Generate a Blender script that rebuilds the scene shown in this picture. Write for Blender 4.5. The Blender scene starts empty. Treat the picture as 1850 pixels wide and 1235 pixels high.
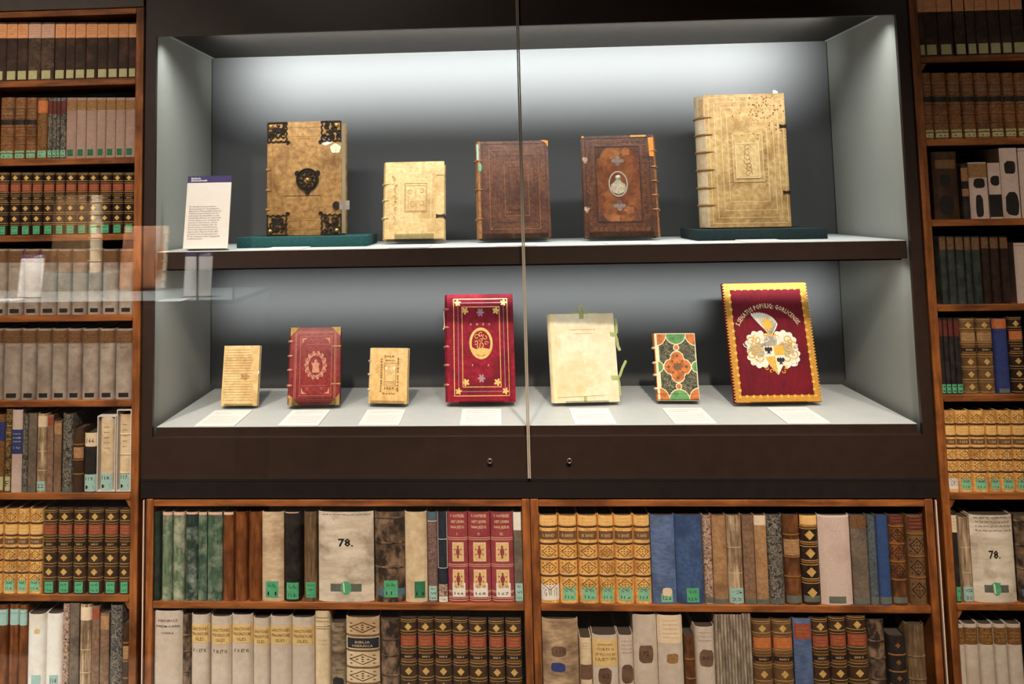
import bpy, bmesh, math, random
from mathutils import Vector, Matrix
random.seed(7)
sc = bpy.context.scene
COL = sc.collection

# ------------------------------------------------------------------ camera
cd = bpy.data.cameras.new('camera')
cam = bpy.data.objects.new('camera', cd); COL.objects.link(cam)
RIGHT = Vector((0.9983, 0.0572, -0.0184)); DOWN = Vector((-0.0233, 0.0862, -0.9960)); FWD = Vector((-0.0553, 0.9946, 0.0874))
FWD.normalize(); RIGHT = (RIGHT - FWD * RIGHT.dot(FWD)).normalized(); DOWN = FWD.cross(RIGHT).normalized()
CAMPOS = Vector((-0.07, -2.299, 0.69)); FPX, CX, CY = 1592.0, 803.0, 231.0
cam.matrix_world = Matrix(((RIGHT.x, -DOWN.x, -FWD.x, CAMPOS.x), (RIGHT.y, -DOWN.y, -FWD.y, CAMPOS.y), (RIGHT.z, -DOWN.z, -FWD.z, CAMPOS.z), (0, 0, 0, 1)))
cd.sensor_width = 36.0; cd.sensor_fit = 'HORIZONTAL'; cd.lens = FPX / 1850 * 36
cd.shift_x = (925 - CX) / 1850; cd.shift_y = (CY - 617.5) / 1850
cd.clip_start = 0.02
sc.camera = cam

# ------------------------------------------------------------------ world, lights, exposure
w = bpy.data.worlds.new('room_air'); sc.world = w; w.use_nodes = True
w.node_tree.nodes['Background'].inputs[0].default_value = (1.0, 0.86, 0.74, 1)
w.node_tree.nodes['Background'].inputs[1].default_value = 0.02
sc.view_settings.view_transform = 'Standard'; sc.view_settings.look = 'None'
sc.view_settings.gamma = 1.0; sc.view_settings.use_curve_mapping = False
sc.view_settings.exposure = 0.0

def area(name, loc, target, sx, sy, power, color, spread=180):
    l = bpy.data.lights.new(name, 'AREA'); l.shape = 'RECTANGLE'; l.size = sx; l.size_y = sy
    l.energy = power; l.color = color; l.spread = math.radians(spread)
    o = bpy.data.objects.new(name, l); COL.objects.link(o); o.location = loc
    d = Vector(target) - Vector(loc); o.rotation_euler = d.to_track_quat('-Z', 'Y').to_euler()
    return o
def spot(name, loc, target, power, color, deg, blend=1.0, rad=0.06):
    l = bpy.data.lights.new(name, 'SPOT'); l.energy = power; l.color = color; l.spot_size = math.radians(deg)
    l.spot_blend = blend; l.shadow_soft_size = rad
    o = bpy.data.objects.new(name, l); COL.objects.link(o); o.location = loc
    d = Vector(target) - Vector(loc); o.rotation_euler = d.to_track_quat('-Z', 'Y').to_euler()
    return o
WARM = (1.0, 0.86, 0.72); COOL = (0.96, 1.0, 0.98)
# ceiling spots of the museum room, aimed at the shelves; the last one is added to brighten the top right row
SPOTS = [((-0.45, -2.45, 2.45), (-0.50, 0, -0.14), 370, 33), ((0.45, -2.45, 2.45), (0.45, 0, -0.17), 600, 33), ((1.35, -2.2, 2.45), (1.32, 0, -0.25), 270, 42), ((-1.5, -2.2, 2.45), (-1.45, 0, 0.02), 400, 50), ((-1.0, -2.6, 2.45), (-1.0, 0, 1.1), 60, 80), ((1.5, -2.5, 2.45), (1.35, 0, 1.32), 42, 24)]
for i, (p, t, e, a) in enumerate(SPOTS): spot('room_spot', p, t, e, WARM, a)
# light strips built into the case: behind the top of the opening and under the shelf edge
area('case_strip_wash', (0, 0.032, 1.166), (0, 0.51, 1.130), 1.70, 0.02, 13.5, COOL, 52)
area('case_strip_down', (0, 0.050, 1.168), (0, 0.22, 0.60), 1.90, 0.03, 8, COOL, 120)
area('shelf_strip_wash', (0, 0.042, 0.528), (0, 0.51, 0.40), 1.90, 0.02, 4.0, COOL, 30)
area('shelf_strip_down', (0, 0.050, 0.528), (0, 0.18, 0.10), 1.90, 0.03, 3.0, COOL, 150)

# ------------------------------------------------------------------ pixel of the photograph -> point on the wall plane (real positions on y = 0)
def wall_pt(px, py, Y=0.0):
    d = RIGHT * ((px - CX) / FPX) + DOWN * ((py - CY) / FPX) + FWD
    return CAMPOS + d * ((Y - CAMPOS.y) / d.y)

# ------------------------------------------------------------------ materials
def lin(c):
    return tuple(((x / 255) / 12.92 if x / 255 <= 0.04045 else ((x / 255 + 0.055) / 1.055) ** 2.4) for x in c) + (1,)
MATS = {}
def M(name, c1, c2=None, scale=60, rough=0.6, bump=0.15, stretch=(1, 1, 1), c3=None, big=9, metal=0, lo=0.35, hi=0.65, kind='noise', spec=0.3, sheen=0):
    m = bpy.data.materials.new(name); m.use_nodes = True; nt = m.node_tree; N = nt.nodes; L = nt.links
    b = N['Principled BSDF']; b.inputs['Roughness'].default_value = rough; b.inputs['Metallic'].default_value = metal
    b.inputs['Specular IOR Level'].default_value = spec
    if sheen: b.inputs['Sheen Weight'].default_value = sheen; b.inputs['Sheen Roughness'].default_value = 0.4; b.inputs['Sheen Tint'].default_value = lin(c2 or c1)
    MATS[name] = m
    if c2 is None:
        b.inputs['Base Color'].default_value = lin(c1)
        if bump == 0: return m
    tc = N.new('ShaderNodeTexCoord'); mp = N.new('ShaderNodeMapping'); mp.inputs['Scale'].default_value = stretch
    oi = N.new('ShaderNodeObjectInfo'); ad = N.new('ShaderNodeVectorMath'); ad.operation = 'ADD'
    mu = N.new('ShaderNodeMath'); mu.operation = 'MULTIPLY'; mu.inputs[1].default_value = 37.0
    L.new(oi.outputs['Random'], mu.inputs[0]); L.new(tc.outputs['Object'], ad.inputs[0]); L.new(mu.outputs[0], ad.inputs[1]); L.new(ad.outputs[0], mp.inputs['Vector'])
    if kind == 'voronoi':
        t = N.new('ShaderNodeTexVoronoi'); t.inputs['Scale'].default_value = scale; t.inputs['Randomness'].default_value = 1; out = t.outputs['Distance']
    elif kind == 'wave':
        t = N.new('ShaderNodeTexWave'); t.inputs['Scale'].default_value = scale; t.inputs['Distortion'].default_value = 12; t.inputs['Detail'].default_value = 3; t.inputs['Detail Scale'].default_value = 2; out = t.outputs['Fac']
    else:
        t = N.new('ShaderNodeTexNoise'); t.inputs['Scale'].default_value = scale; t.inputs['Detail'].default_value = 5; t.inputs['Roughness'].default_value = 0.62; out = t.outputs['Fac']
        if kind == 'marble': t.inputs['Distortion'].default_value = 2.5
    L.new(mp.outputs[0], t.inputs['Vector'])
    if c2 is not None:
        r = N.new('ShaderNodeValToRGB'); r.color_ramp.elements[0].position = lo; r.color_ramp.elements[1].position = hi
        r.color_ramp.elements[0].color = lin(c1); r.color_ramp.elements[1].color = lin(c2); L.new(out, r.inputs['Fac'])
        colr = r.outputs['Color']
        if c3 is not None:   # stains and wear
            t2 = N.new('ShaderNodeTexNoise'); t2.inputs['Scale'].default_value = big; t2.inputs['Detail'].default_value = 6; t2.inputs['Roughness'].default_value = 0.65
            L.new(ad.outputs[0], t2.inputs['Vector'])
            r2 = N.new('ShaderNodeValToRGB'); r2.color_ramp.elements[0].position = 0.47; r2.color_ramp.elements[1].position = 0.68
            r2.color_ramp.elements[0].color = (0, 0, 0, 1); r2.color_ramp.elements[1].color = (0.85, 0.85, 0.85, 1); L.new(t2.outputs['Fac'], r2.inputs['Fac'])
            mx = N.new('ShaderNodeMix'); mx.data_type = 'RGBA'; L.new(r2.outputs['Color'], mx.inputs['Factor']); L.new(colr, mx.inputs['A']); mx.inputs['B'].default_value = lin(c3); colr = mx.outputs['Result']
        L.new(colr, b.inputs['Base Color'])
    if bump:
        bp = N.new('ShaderNodeBump'); bp.inputs['Strength'].default_value = bump; bp.inputs['Distance'].default_value = 0.002; L.new(out, bp.inputs['Height']); L.new(bp.outputs[0], b.inputs['Normal'])
    return m

# setting
M('case_brown', (46, 32, 26), (52, 36, 29), 30, 0.42, 0.02, spec=0.4)
M('case_dark', (26, 20, 18), (31, 24, 21), 30, 0.45, 0.02)
M('gap_black', (10, 9, 9), (14, 12, 12), 20, 0.8, 0)
M('grey_fabric', (80, 80, 81), (92, 92, 93), 900, 0.92, 0.12, spec=0.1)
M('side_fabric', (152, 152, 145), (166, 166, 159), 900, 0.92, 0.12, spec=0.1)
M('shelf_white', (192, 195, 194), (198, 201, 200), 40, 0.5, 0.0)
M('ceiling_panel', (54, 48, 44), (60, 54, 49), 40, 0.8, 0.0)
M('wood_h', (104, 58, 27), (170, 101, 50), 26, 0.5, 0.1, (0.25, 2.5, 2.5), (78, 40, 18), 7)
M('wood_v', (104, 58, 27), (170, 101, 50), 26, 0.5, 0.1, (2.5, 2.5, 0.25), (78, 40, 18), 7)
M('recess_dark', (26, 21, 19), (34, 28, 25), 30, 0.9, 0.0)
M('room_wall', (70, 60, 54), (76, 66, 60), 12, 0.9, 0)
M('room_floor', (74, 62, 52), (88, 74, 62), 8, 0.6, 0)
M('room_ceiling', (60, 56, 54), (66, 62, 60), 8, 0.9, 0)
# book cloths, leathers, papers
M('cloth_dark', (48, 35, 31), (66, 48, 42), 220, 0.8, 0.2, c3=(92, 66, 54), big=22)
M('cloth_dark_speck', (56, 42, 36), (92, 72, 60), 160, 0.8, 0.2, c3=(120, 92, 76), big=30)
M('cloth_pink', (196, 170, 158), (208, 184, 172), 200, 0.8, 0.05, c3=(186, 158, 144), big=14)
M('cloth_rose', (160, 130, 118), (174, 145, 132), 200, 0.8, 0.05, c3=(150, 120, 106), big=14)
M('vellum_grey', (150, 134, 122), (172, 156, 143), 50, 0.6, 0.06, c3=(118, 100, 88), big=11)
M('vellum_white', (190, 172, 156), (206, 190, 174), 60, 0.6, 0.05, c3=(188, 168, 148), big=10)
M('paper_white', (226, 220, 210), (236, 230, 222), 60, 0.7, 0.03, c3=(214, 200, 184), big=12)
M('vellum_cream', (206, 180, 144), (224, 202, 168), 60, 0.55, 0.08, c3=(168, 134, 96), big=9)
M('linen_78', (200, 182, 160), (232, 217, 198), 22, 0.8, 0.4, (0.5, 1, 2.0), (150, 130, 110), 13)
M('leather_brown', (74, 42, 24), (134, 84, 48), 70, 0.5, 0.2, (1, 1, 0.35), (58, 34, 22), 16)
M('leather_warm', (92, 50, 26), (146, 86, 46), 60, 0.45, 0.2, (1.5, 1.5, 0.3), (78, 42, 20), 16)
M('leather_dark', (40, 28, 24), (62, 44, 36), 80, 0.42, 0.2, c3=(30, 22, 20), big=20)
M('leather_dark2', (58, 40, 28), (82, 58, 40), 80, 0.42, 0.2, c3=(44, 30, 22), big=20)
M('leather_brown2', (96, 68, 44), (130, 96, 64), 80, 0.45, 0.2, c3=(74, 52, 36), big=20)
M('leather_black', (30, 26, 25), (44, 38, 36), 90, 0.5, 0.2, c3=(60, 52, 48), big=30)
M('leather_tooled', (104, 66, 40), (140, 94, 58), 130, 0.5, 0.35, c3=(72, 46, 30), big=24, kind='voronoi', lo=0.1, hi=0.5)
M('tan_gilt', (206, 148, 78), (248, 198, 120), 240, 0.45, 0.3, c3=(168, 116, 60), big=22)
M('tan_plain', (228, 176, 102), (242, 194, 122), 80, 0.45, 0.1)
M('leather_crackle', (50, 38, 31), (138, 110, 88), 46, 0.55, 0.4, (1, 1, 0.6), (40, 31, 27), 18, lo=0.42, hi=0.62)
M('grey_marbled', (44, 41, 40), (140, 130, 118), 90, 0.7, 0.2, kind='marble', lo=0.42, hi=0.62)
M('pink_marbled', (74, 56, 47), (196, 162, 140), 90, 0.7, 0.2, kind='marble', lo=0.38, hi=0.58)
M('purple_marbled', (70, 52, 56), (150, 116, 108), 130, 0.65, 0.1, kind='marble')
M('brown_marbled', (70, 44, 24), (150, 104, 56), 120, 0.6, 0.1, kind='marble')
M('blue_marbled', (38, 44, 52), (104, 110, 112), 120, 0.7, 0.1, kind='marble')
M('gold_marbled', (34, 28, 22), (156, 124, 72), 110, 0.6, 0.1, kind='marble', lo=0.42, hi=0.62)
M('streaked', (110, 82, 60), (206, 178, 144), 60, 0.6, 0.2, (3, 3, 0.25), (92, 66, 48), 12)
M('streaked_dark', (84, 64, 46), (140, 110, 80), 60, 0.6, 0.2, (3, 3, 0.25), (64, 48, 36), 12)
M('green_dark', (22, 34, 28), (36, 50, 40), 60, 0.55, 0.15, c3=(50, 60, 50), big=30)
M('green_cloth', (46, 68, 54), (80, 104, 84), 70, 0.55, 0.2, (2, 2, 0.5), (146, 156, 132), 26)
M('green_pale', (70, 90, 70), (122, 136, 108), 70, 0.55, 0.2, (2, 2, 0.5), (186, 182, 158), 26)
M('green_deep', (28, 44, 38), (56, 76, 66), 70, 0.55, 0.2, (2, 2, 0.5), (150, 160, 146), 26)
M('beige_cloth', (196, 166, 134), (222, 196, 164), 90, 0.8, 0.2, (0.4, 1, 1.4), (160, 128, 98), 12)
M('thin_green', (30, 36, 33), (50, 56, 50), 70, 0.6, 0.2, (2, 2, 0.5), (70, 72, 64), 26)
M('band_brown', (74, 45, 22), (92, 58, 30), 90, 0.5, 0.1)
M('blue_cloth', (80, 98, 138), (104, 122, 160), 110, 0.8, 0.25, (0.5, 1, 1.5), (62, 76, 104), 10)
M('blue_dark', (54, 76, 116), (74, 96, 136), 110, 0.8, 0.2, c3=(40, 58, 92), big=12)
M('blue_plain', (44, 66, 110), (56, 78, 122), 160, 0.7, 0.1)
M('red_cloth', (140, 56, 62), (156, 70, 74), 180, 0.55, 0.1, c3=(120, 40, 52), big=12)
M('black_blue', (30, 34, 44), (44, 48, 58), 90, 0.6, 0.1)
M('brown_cloth', (112, 84, 64), (146, 112, 88), 120, 0.75, 0.15, c3=(96, 72, 56), big=18)
M('greybrown_cloth', (96, 82, 70), (124, 106, 90), 120, 0.75, 0.15, c3=(80, 68, 60), big=18)
M('tan_cloth', (152, 112, 76), (182, 140, 98), 120, 0.7, 0.15, c3=(124, 90, 62), big=16)
M('damaged', (92, 76, 58), (170, 148, 122), 38, 0.7, 0.4, (0.6, 1, 2.2), (66, 52, 42), 14)
M('pamphlet', (120, 104, 88), (184, 166, 146), 60, 0.8, 0.1, (2, 2, 0.4), (96, 82, 68), 18)
M('brown_box', (132, 104, 80), (196, 166, 132), 30, 0.7, 0.3, (0.7, 1, 2), (96, 74, 58), 10)
# labels and lettering
M('label_peach', (232, 158, 108), (242, 176, 126), 90, 0.7, 0)
M('label_pink', (220, 172, 150), (228, 182, 160), 90, 0.7, 0)
M('label_orange', (182, 98, 52), (198, 116, 66), 120, 0.6, 0.05)
M('label_red', (140, 66, 46), (160, 82, 58), 120, 0.6, 0.05)
M('label_crimson', (84, 36, 30), (104, 48, 40), 120, 0.6, 0.05)
M('label_brown', (128, 92, 56), (168, 124, 78), 90, 0.6, 0.1, kind='marble')
M('label_darkbrown', (92, 62, 40), (128, 92, 60), 90, 0.6, 0.1, kind='marble')
M('label_black', (30, 24, 22), (44, 36, 32), 90, 0.6, 0.05)
M('label_tan', (206, 172, 112), (220, 188, 130), 90, 0.6, 0.05)
M('label_cream', (218, 192, 160), (228, 204, 174), 90, 0.7, 0.05)
M('label_blue', (44, 54, 104), (54, 64, 116), 90, 0.6, 0)
M('label_steel', (70, 96, 112), (84, 110, 124), 90, 0.6, 0)
M('sticker_green', (76, 158, 112), (92, 172, 126), 90, 0.7, 0)
M('sticker_mint', (120, 176, 140), (136, 190, 154), 90, 0.7, 0)
M('sticker_darkgreen', (38, 104, 72), (52, 120, 84), 90, 0.7, 0)
M('sticker_teal', (150, 182, 172), (164, 194, 184), 90, 0.7, 0)
M('sticker_pale', (178, 172, 124), (190, 184, 138), 90, 0.7, 0)
M('sticker_white', (222, 212, 200), (230, 220, 208), 90, 0.7, 0)
M('sticker_grey', (88, 92, 84), (106, 108, 98), 60, 0.7, 0)
M('patch_brown', (92, 66, 50), (120, 90, 70), 40, 0.8, 0.1)
M('patch_black', (26, 22, 20), (38, 32, 28), 40, 0.8, 0.1)
M('ink', (34, 28, 26), None, bump=0)
M('ink_brown', (104, 66, 34), None, bump=0)
M('ink_faint', (150, 146, 140), None, bump=0)
M('ink_red', (176, 104, 84), None, bump=0)
M('gilt', (206, 160, 84), (232, 192, 120), 200, 0.4, 0.05, metal=0.25)
M('gilt_pale', (214, 180, 136), (232, 204, 166), 200, 0.45, 0.05, metal=0.1)
M('gilt_dark', (112, 72, 34), (134, 90, 46), 200, 0.5, 0.05)
M('pages', (58, 48, 40), (78, 65, 54), 300, 0.85, 0.2, (1, 1, 1))
M('pages_light', (204, 180, 142), (226, 204, 168), 300, 0.85, 0.25, (8, 8, 0.3))
M('box_card', (206, 200, 196), (214, 208, 204), 40, 0.7, 0)

def glass_mat(name, f0, tint):
    """thin clear pane: mirror reflection by Schlick's Fresnel curve, straight transmission"""
    m = bpy.data.materials.new(name); m.use_nodes = True; nt = m.node_tree; N = nt.nodes; L = nt.links; N.clear()
    o = N.new('ShaderNodeOutputMaterial'); mx = N.new('ShaderNodeMixShader'); t = N.new('ShaderNodeBsdfTransparent'); g = N.new('ShaderNodeBsdfGlossy')
    lw = N.new('ShaderNodeLayerWeight'); lw.inputs['Blend'].default_value = 0.5
    p = N.new('ShaderNodeMath'); p.operation = 'POWER'; p.inputs[1].default_value = 5.0
    ma = N.new('ShaderNodeMath'); ma.operation = 'MULTIPLY_ADD'; ma.inputs[1].default_value = 1 - f0; ma.inputs[2].default_value = f0
    t.inputs[0].default_value = tint; g.inputs['Roughness'].default_value = 0.0; g.inputs['Color'].default_value = (1, 1, 1, 1)
    L.new(lw.outputs['Facing'], p.inputs[0]); L.new(p.outputs[0], ma.inputs[0]); L.new(ma.outputs[0], mx.inputs[0])
    L.new(t.outputs[0], mx.inputs[1]); L.new(g.outputs[0], mx.inputs[2]); L.new(mx.outputs[0], o.inputs[0]); MATS[name] = m
glass_mat('glass', 0.05, (0.985, 0.99, 0.985, 1))
glass_mat('acrylic', 0.09, (0.86, 0.88, 0.87, 1))
M('glass_edge', (150, 140, 122), (160, 150, 132), 30, 0.3, 0)

# ------------------------------------------------------------------ mesh helpers
def link(name, me, mat=None, parent=None, loc=(0, 0, 0)):
    o = bpy.data.objects.new(name, me); COL.objects.link(o)
    if mat and not me.materials: me.materials.append(MATS[mat])
    if parent: o.parent = parent
    o.location = loc; return o
def empty(name, loc=(0, 0, 0), rot=(0, 0, 0)):
    o = bpy.data.objects.new(name, None); COL.objects.link(o); o.location = loc; o.rotation_euler = rot; o.empty_display_size = 0.05; return o
def tag(o, label, cat, group=None, kind=None):
    if label: o['label'] = label
    if cat: o['category'] = cat
    if group: o['group'] = group
    if kind: o['kind'] = kind
    return o
def pydata(name, v, f, smooth=False):
    me = bpy.data.meshes.new(name); me.from_pydata(v, [], f); me.update()
    if smooth:
        me.polygons.foreach_set('use_smooth', [True] * len(me.polygons))
        try: me.set_sharp_from_angle(angle=math.radians(40))
        except Exception: pass
    return me
def from_bm(name, bm, smooth=False):
    bmesh.ops.recalc_face_normals(bm, faces=bm.faces)
    me = bpy.data.meshes.new(name); bm.to_mesh(me); bm.free()
    if smooth:
        me.polygons.foreach_set('use_smooth', [True] * len(me.polygons))
        try: me.set_sharp_from_angle(angle=math.radians(40))
        except Exception: pass
    return me
def bm_box(bm, x0, x1, y0, y1, z0, z1):
    vs = [bm.verts.new(p) for p in ((x0, y0, z0), (x1, y0, z0), (x1, y1, z0), (x0, y1, z0), (x0, y0, z1), (x1, y0, z1), (x1, y1, z1), (x0, y1, z1))]
    for f in ((0, 3, 2, 1), (4, 5, 6, 7), (0, 1, 5, 4), (1, 2, 6, 5), (2, 3, 7, 6), (3, 0, 4, 7)): bm.faces.new([vs[i] for i in f])
def box(name, x0, x1, y0, y1, z0, z1, mat, parent=None, bev=0.0, segs=1):
    cx, cy, cz = (x0 + x1) / 2, (y0 + y1) / 2, (z0 + z1) / 2
    bm = bmesh.new(); bm_box(bm, x0 - cx, x1 - cx, y0 - cy, y1 - cy, z0 - cz, z1 - cz)
    if bev: bmesh.ops.bevel(bm, geom=list(bm.edges), offset=bev, segments=segs, affect='EDGES', profile=0.6)
    return link(name, from_bm(name, bm, bool(bev)), mat, parent, (cx, cy, cz))
TXT = {}
def text2d(s, align='CENTER', bold=False):
    """flat lettering: (verts (x,z), faces) for cap height about 0.7 at size 1"""
    k = (s, align, bold)
    if k not in TXT:
        c = bpy.data.curves.new('lettering', 'FONT'); c.body = s; c.align_x = align; c.resolution_u = 1; c.fill_mode = 'FRONT'
        if bold: c.offset = 0.02
        o = bpy.data.objects.new('lettering', c); COL.objects.link(o)
        me = o.to_mesh(); TXT[k] = ([(v.co.x, v.co.y) for v in me.vertices], [tuple(p.vertices) for p in me.polygons])
        o.to_mesh_clear(); bpy.data.objects.remove(o); bpy.data.curves.remove(c)
    return TXT[k]
def poly_prism(bm, pts, y0, y1):
    """closed outline in x,z; front face at y0 (towards the viewer), back at y1"""
    a = [bm.verts.new((x, y0, z)) for x, z in pts]; b = [bm.verts.new((x, y1, z)) for x, z in pts]
    n = len(pts); bm.faces.new(a); bm.faces.new(b[::-1])
    for i in range(n): bm.faces.new((a[i], b[i], b[(i + 1) % n], a[(i + 1) % n]))
def ring_prism(bm, outer, inner, y0, y1):
    n = len(outer)
    A = [bm.verts.new((x, y0, z)) for x, z in outer]; B = [bm.verts.new((x, y0, z)) for x, z in inner]
    C = [bm.verts.new((x, y1, z)) for x, z in outer]; D = [bm.verts.new((x, y1, z)) for x, z in inner]
    for i in range(n):
        j = (i + 1) % n
        bm.faces.new((A[i], A[j], B[j], B[i])); bm.faces.new((A[i], C[i], C[j], A[j])); bm.faces.new((B[j], D[j], D[i], B[i]))
def bm_tube(bm, pts, r, sides=6, flat=1.0):
    """tube along 3D points (r number or list), flattened in y by flat"""
    rings = []
    n = len(pts); pts = [Vector(p) for p in pts]
    for i, p in enumerate(pts):
        t = (pts[min(i + 1, n - 1)] - pts[max(i - 1, 0)])
        if t.length < 1e-9: t = Vector((0, 0, 1))
        t.normalize(); up = Vector((0, 1, 0)) if abs(t.y) < 0.9 else Vector((1, 0, 0))
        s = t.cross(up).normalized(); u = s.cross(t).normalized(); rr = r[i] if isinstance(r, (list, tuple)) else r
        rings.append([bm.verts.new(p + s * math.cos(k * 2 * math.pi / sides) * rr + u * math.sin(k * 2 * math.pi / sides) * rr * flat) for k in range(sides)])
    for a, b in zip(rings, rings[1:]):
        for k in range(sides): bm.faces.new((a[k], a[(k + 1) % sides], b[(k + 1) % sides], b[k]))
    bm.faces.new(rings[0][::-1]); bm.faces.new(rings[-1])
def ell(cx, cz, rx, rz, n=28, ph=0):
    return [(cx + rx * math.cos(ph + 2 * math.pi * i / n), cz + rz * math.sin(ph + 2 * math.pi * i / n)) for i in range(n)]
# ------------------------------------------------------------------ the setting: room shell behind the camera, wall around the built-in case
def struct(o): o['kind'] = 'structure'; return o
struct(box('floor', -4, 4, -5.5, 0.7, -1.25, -1.15, 'room_floor'))
struct(box('ceiling', -4, 4, -5.5, 0.7, 2.6, 2.7, 'room_ceiling'))
struct(box('wall_back', -4, 4, -5.6, -5.5, -1.15, 2.6, 'room_wall'))
struct(box('wall_left', -4.1, -4, -5.5, 0.7, -1.15, 2.6, 'room_wall'))
struct(box('wall_right', 4, 4.1, -5.5, 0.7, -1.15, 2.6, 'room_wall'))
struct(box('wall_front', -4, 4, 0.62, 0.7, -1.15, 2.6, 'room_wall'))
M('fascia', (64, 56, 52), (70, 62, 57), 30, 0.6, 0.02)
struct(box('trim_1', -4, -1.0055, -0.004, 0.16, 1.240, 2.6, 'fascia', bev=0.001))
struct(box('trim_2', 1.0055, 4, -0.004, 0.16, 1.240, 2.6, 'fascia', bev=0.001))
struct(box('trim_3', -4, -1.452, -0.004, 0.16, -1.15, 1.2395, 'fascia', bev=0.001))
struct(box('trim_4', 1.372, 4, -0.004, 0.16, -1.15, 1.2395, 'fascia', bev=0.001))
struct(box('baseboard_front', -1.4515, 1.3715, -0.004, 0.16, -1.15, -0.581, 'case_dark', bev=0.001))

# ------------------------------------------------------------------ display case
case = tag(empty('display_case', (0, 0, 0)), 'large brown built-in display case with two glass doors between the bookshelves', 'display case')
FB = 0.012
box('frame_stile', -1.0, -0.972, 0, FB, 0.0, 1.5, 'case_brown', case)
box('frame_stile', 0.972, 1.0, 0, FB, 0.0, 1.5, 'case_brown', case)
box('frame_rail', -0.972, 0.972, 0, FB, 1.158, 1.5, 'case_brown', case)
box('frame_rail', -0.972, 0.972, 0, FB, 0.0, 0.1035, 'case_brown', case)
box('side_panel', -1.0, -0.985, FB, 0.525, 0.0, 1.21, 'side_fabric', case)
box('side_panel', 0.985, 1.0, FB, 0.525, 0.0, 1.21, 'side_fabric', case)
box('back_panel', -0.985, 0.985, 0.512, 0.525, 0.0, 1.21, 'grey_fabric', case)
for sx in (-1, 1):   # thin joint between back and side panels
    box('corner_bead', sx * 0.9845 - 0.0012, sx * 0.9845 + 0.0012, 0.5085, 0.5118, 0.14, 1.182, 'ceiling_panel', case)
box('ceiling_panel', -0.985, 0.985, FB, 0.512, 1.184, 1.21, 'ceiling_panel', case)
for sx in (-1, 1): box('edge_trim', sx * 0.9815 - 0.0032, sx * 0.9815 + 0.0032, FB + 0.001, 0.508, 1.1805, 1.1838, 'shelf_white', case)
box('floor_panel', -0.985, 0.985, FB, 0.512, 0.0, 0.02, 'case_dark', case)
def shelf(xw, y0, y1, z1, th, nm):
    s = box(nm, -xw, xw, y0, y1, z1 - th, z1 - 0.0012, 'case_brown', case)
    t = box('top_surface', -xw, xw, y0, y1, z1 - 0.0012, z1, 'shelf_white'); t.parent = s; t.location -= s.location
    return s
SZ_U, SZ_L = 0.580, 0.128
shelf(0.9715, 0.022, 0.507, SZ_U, 0.046, 'shelf')
shelf(0.965, 0.0125, 0.492, SZ_L, 0.10, 'plinth')
# recessed strip housings hidden from sight
box('light_strip', -0.96, 0.96, FB + 0.008, 0.085, 1.176, 1.1838, 'case_dark', case)
box('light_strip', -0.96, 0.96, 0.028, 0.062, 0.530, 0.5338, 'case_dark', case)
def torus_mesh(name, R, r, n=24, k=8):
    bm = bmesh.new(); rings = []
    for i in range(n):
        a = 2 * math.pi * i / n
        rings.append([bm.verts.new(((R + r * math.cos(b)) * math.cos(a), r * math.sin(b), (R + r * math.cos(b)) * math.sin(a))) for b in [2 * math.pi * j / k for j in range(k)]])
    for i in range(n):
        for j in range(k): bm.faces.new((rings[i][j], rings[(i + 1) % n][j], rings[(i + 1) % n][(j + 1) % k], rings[i][(j + 1) % k]))
    return from_bm(name, bm, True)
def disc_mesh(name, R, t, n=24):
    bm = bmesh.new(); poly_prism(bm, ell(0, 0, R, R, n), -t / 2, t / 2); return from_bm(name, bm)
M('steel', (176, 164, 150), (186, 174, 160), 60, 0.3, 0, metal=0.9)
GY0, GY1 = -0.012, -0.005
for x0, x1, lock in ((-0.9985, -0.0022, -0.098), (0.0022, 0.9985, 0.101)):
    g = box('glass_door', x0, x1, GY0, GY1, 0.004, 1.5, 'glass', case)
    xe = x1 if x1 < 0.1 else x0
    e = box('edge_seal', xe - 0.0017, xe + 0.0017, GY0 - 0.0008, GY1 + 0.0008, 0.004, 1.5, 'glass_edge'); e.parent = g; e.location -= g.location
    lz = 0.047
    me = torus_mesh('lock_ring', 0.0052, 0.0013); o = link('lock', me, 'steel', g, Vector((lock, GY0 - 0.001, lz)) - g.location)
    link('keyhole', disc_mesh('keyhole', 0.0042, 0.002), 'gap_black', o, (0, 0, 0))
box('base_beam', -1.0, 1.0, -0.001, 0.16, -0.0475, -0.006, 'case_dark', case)
box('gap_strip', -1.0, 1.0, -0.002, 0.10, -0.006, 0.0, 'gap_black', case)

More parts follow.
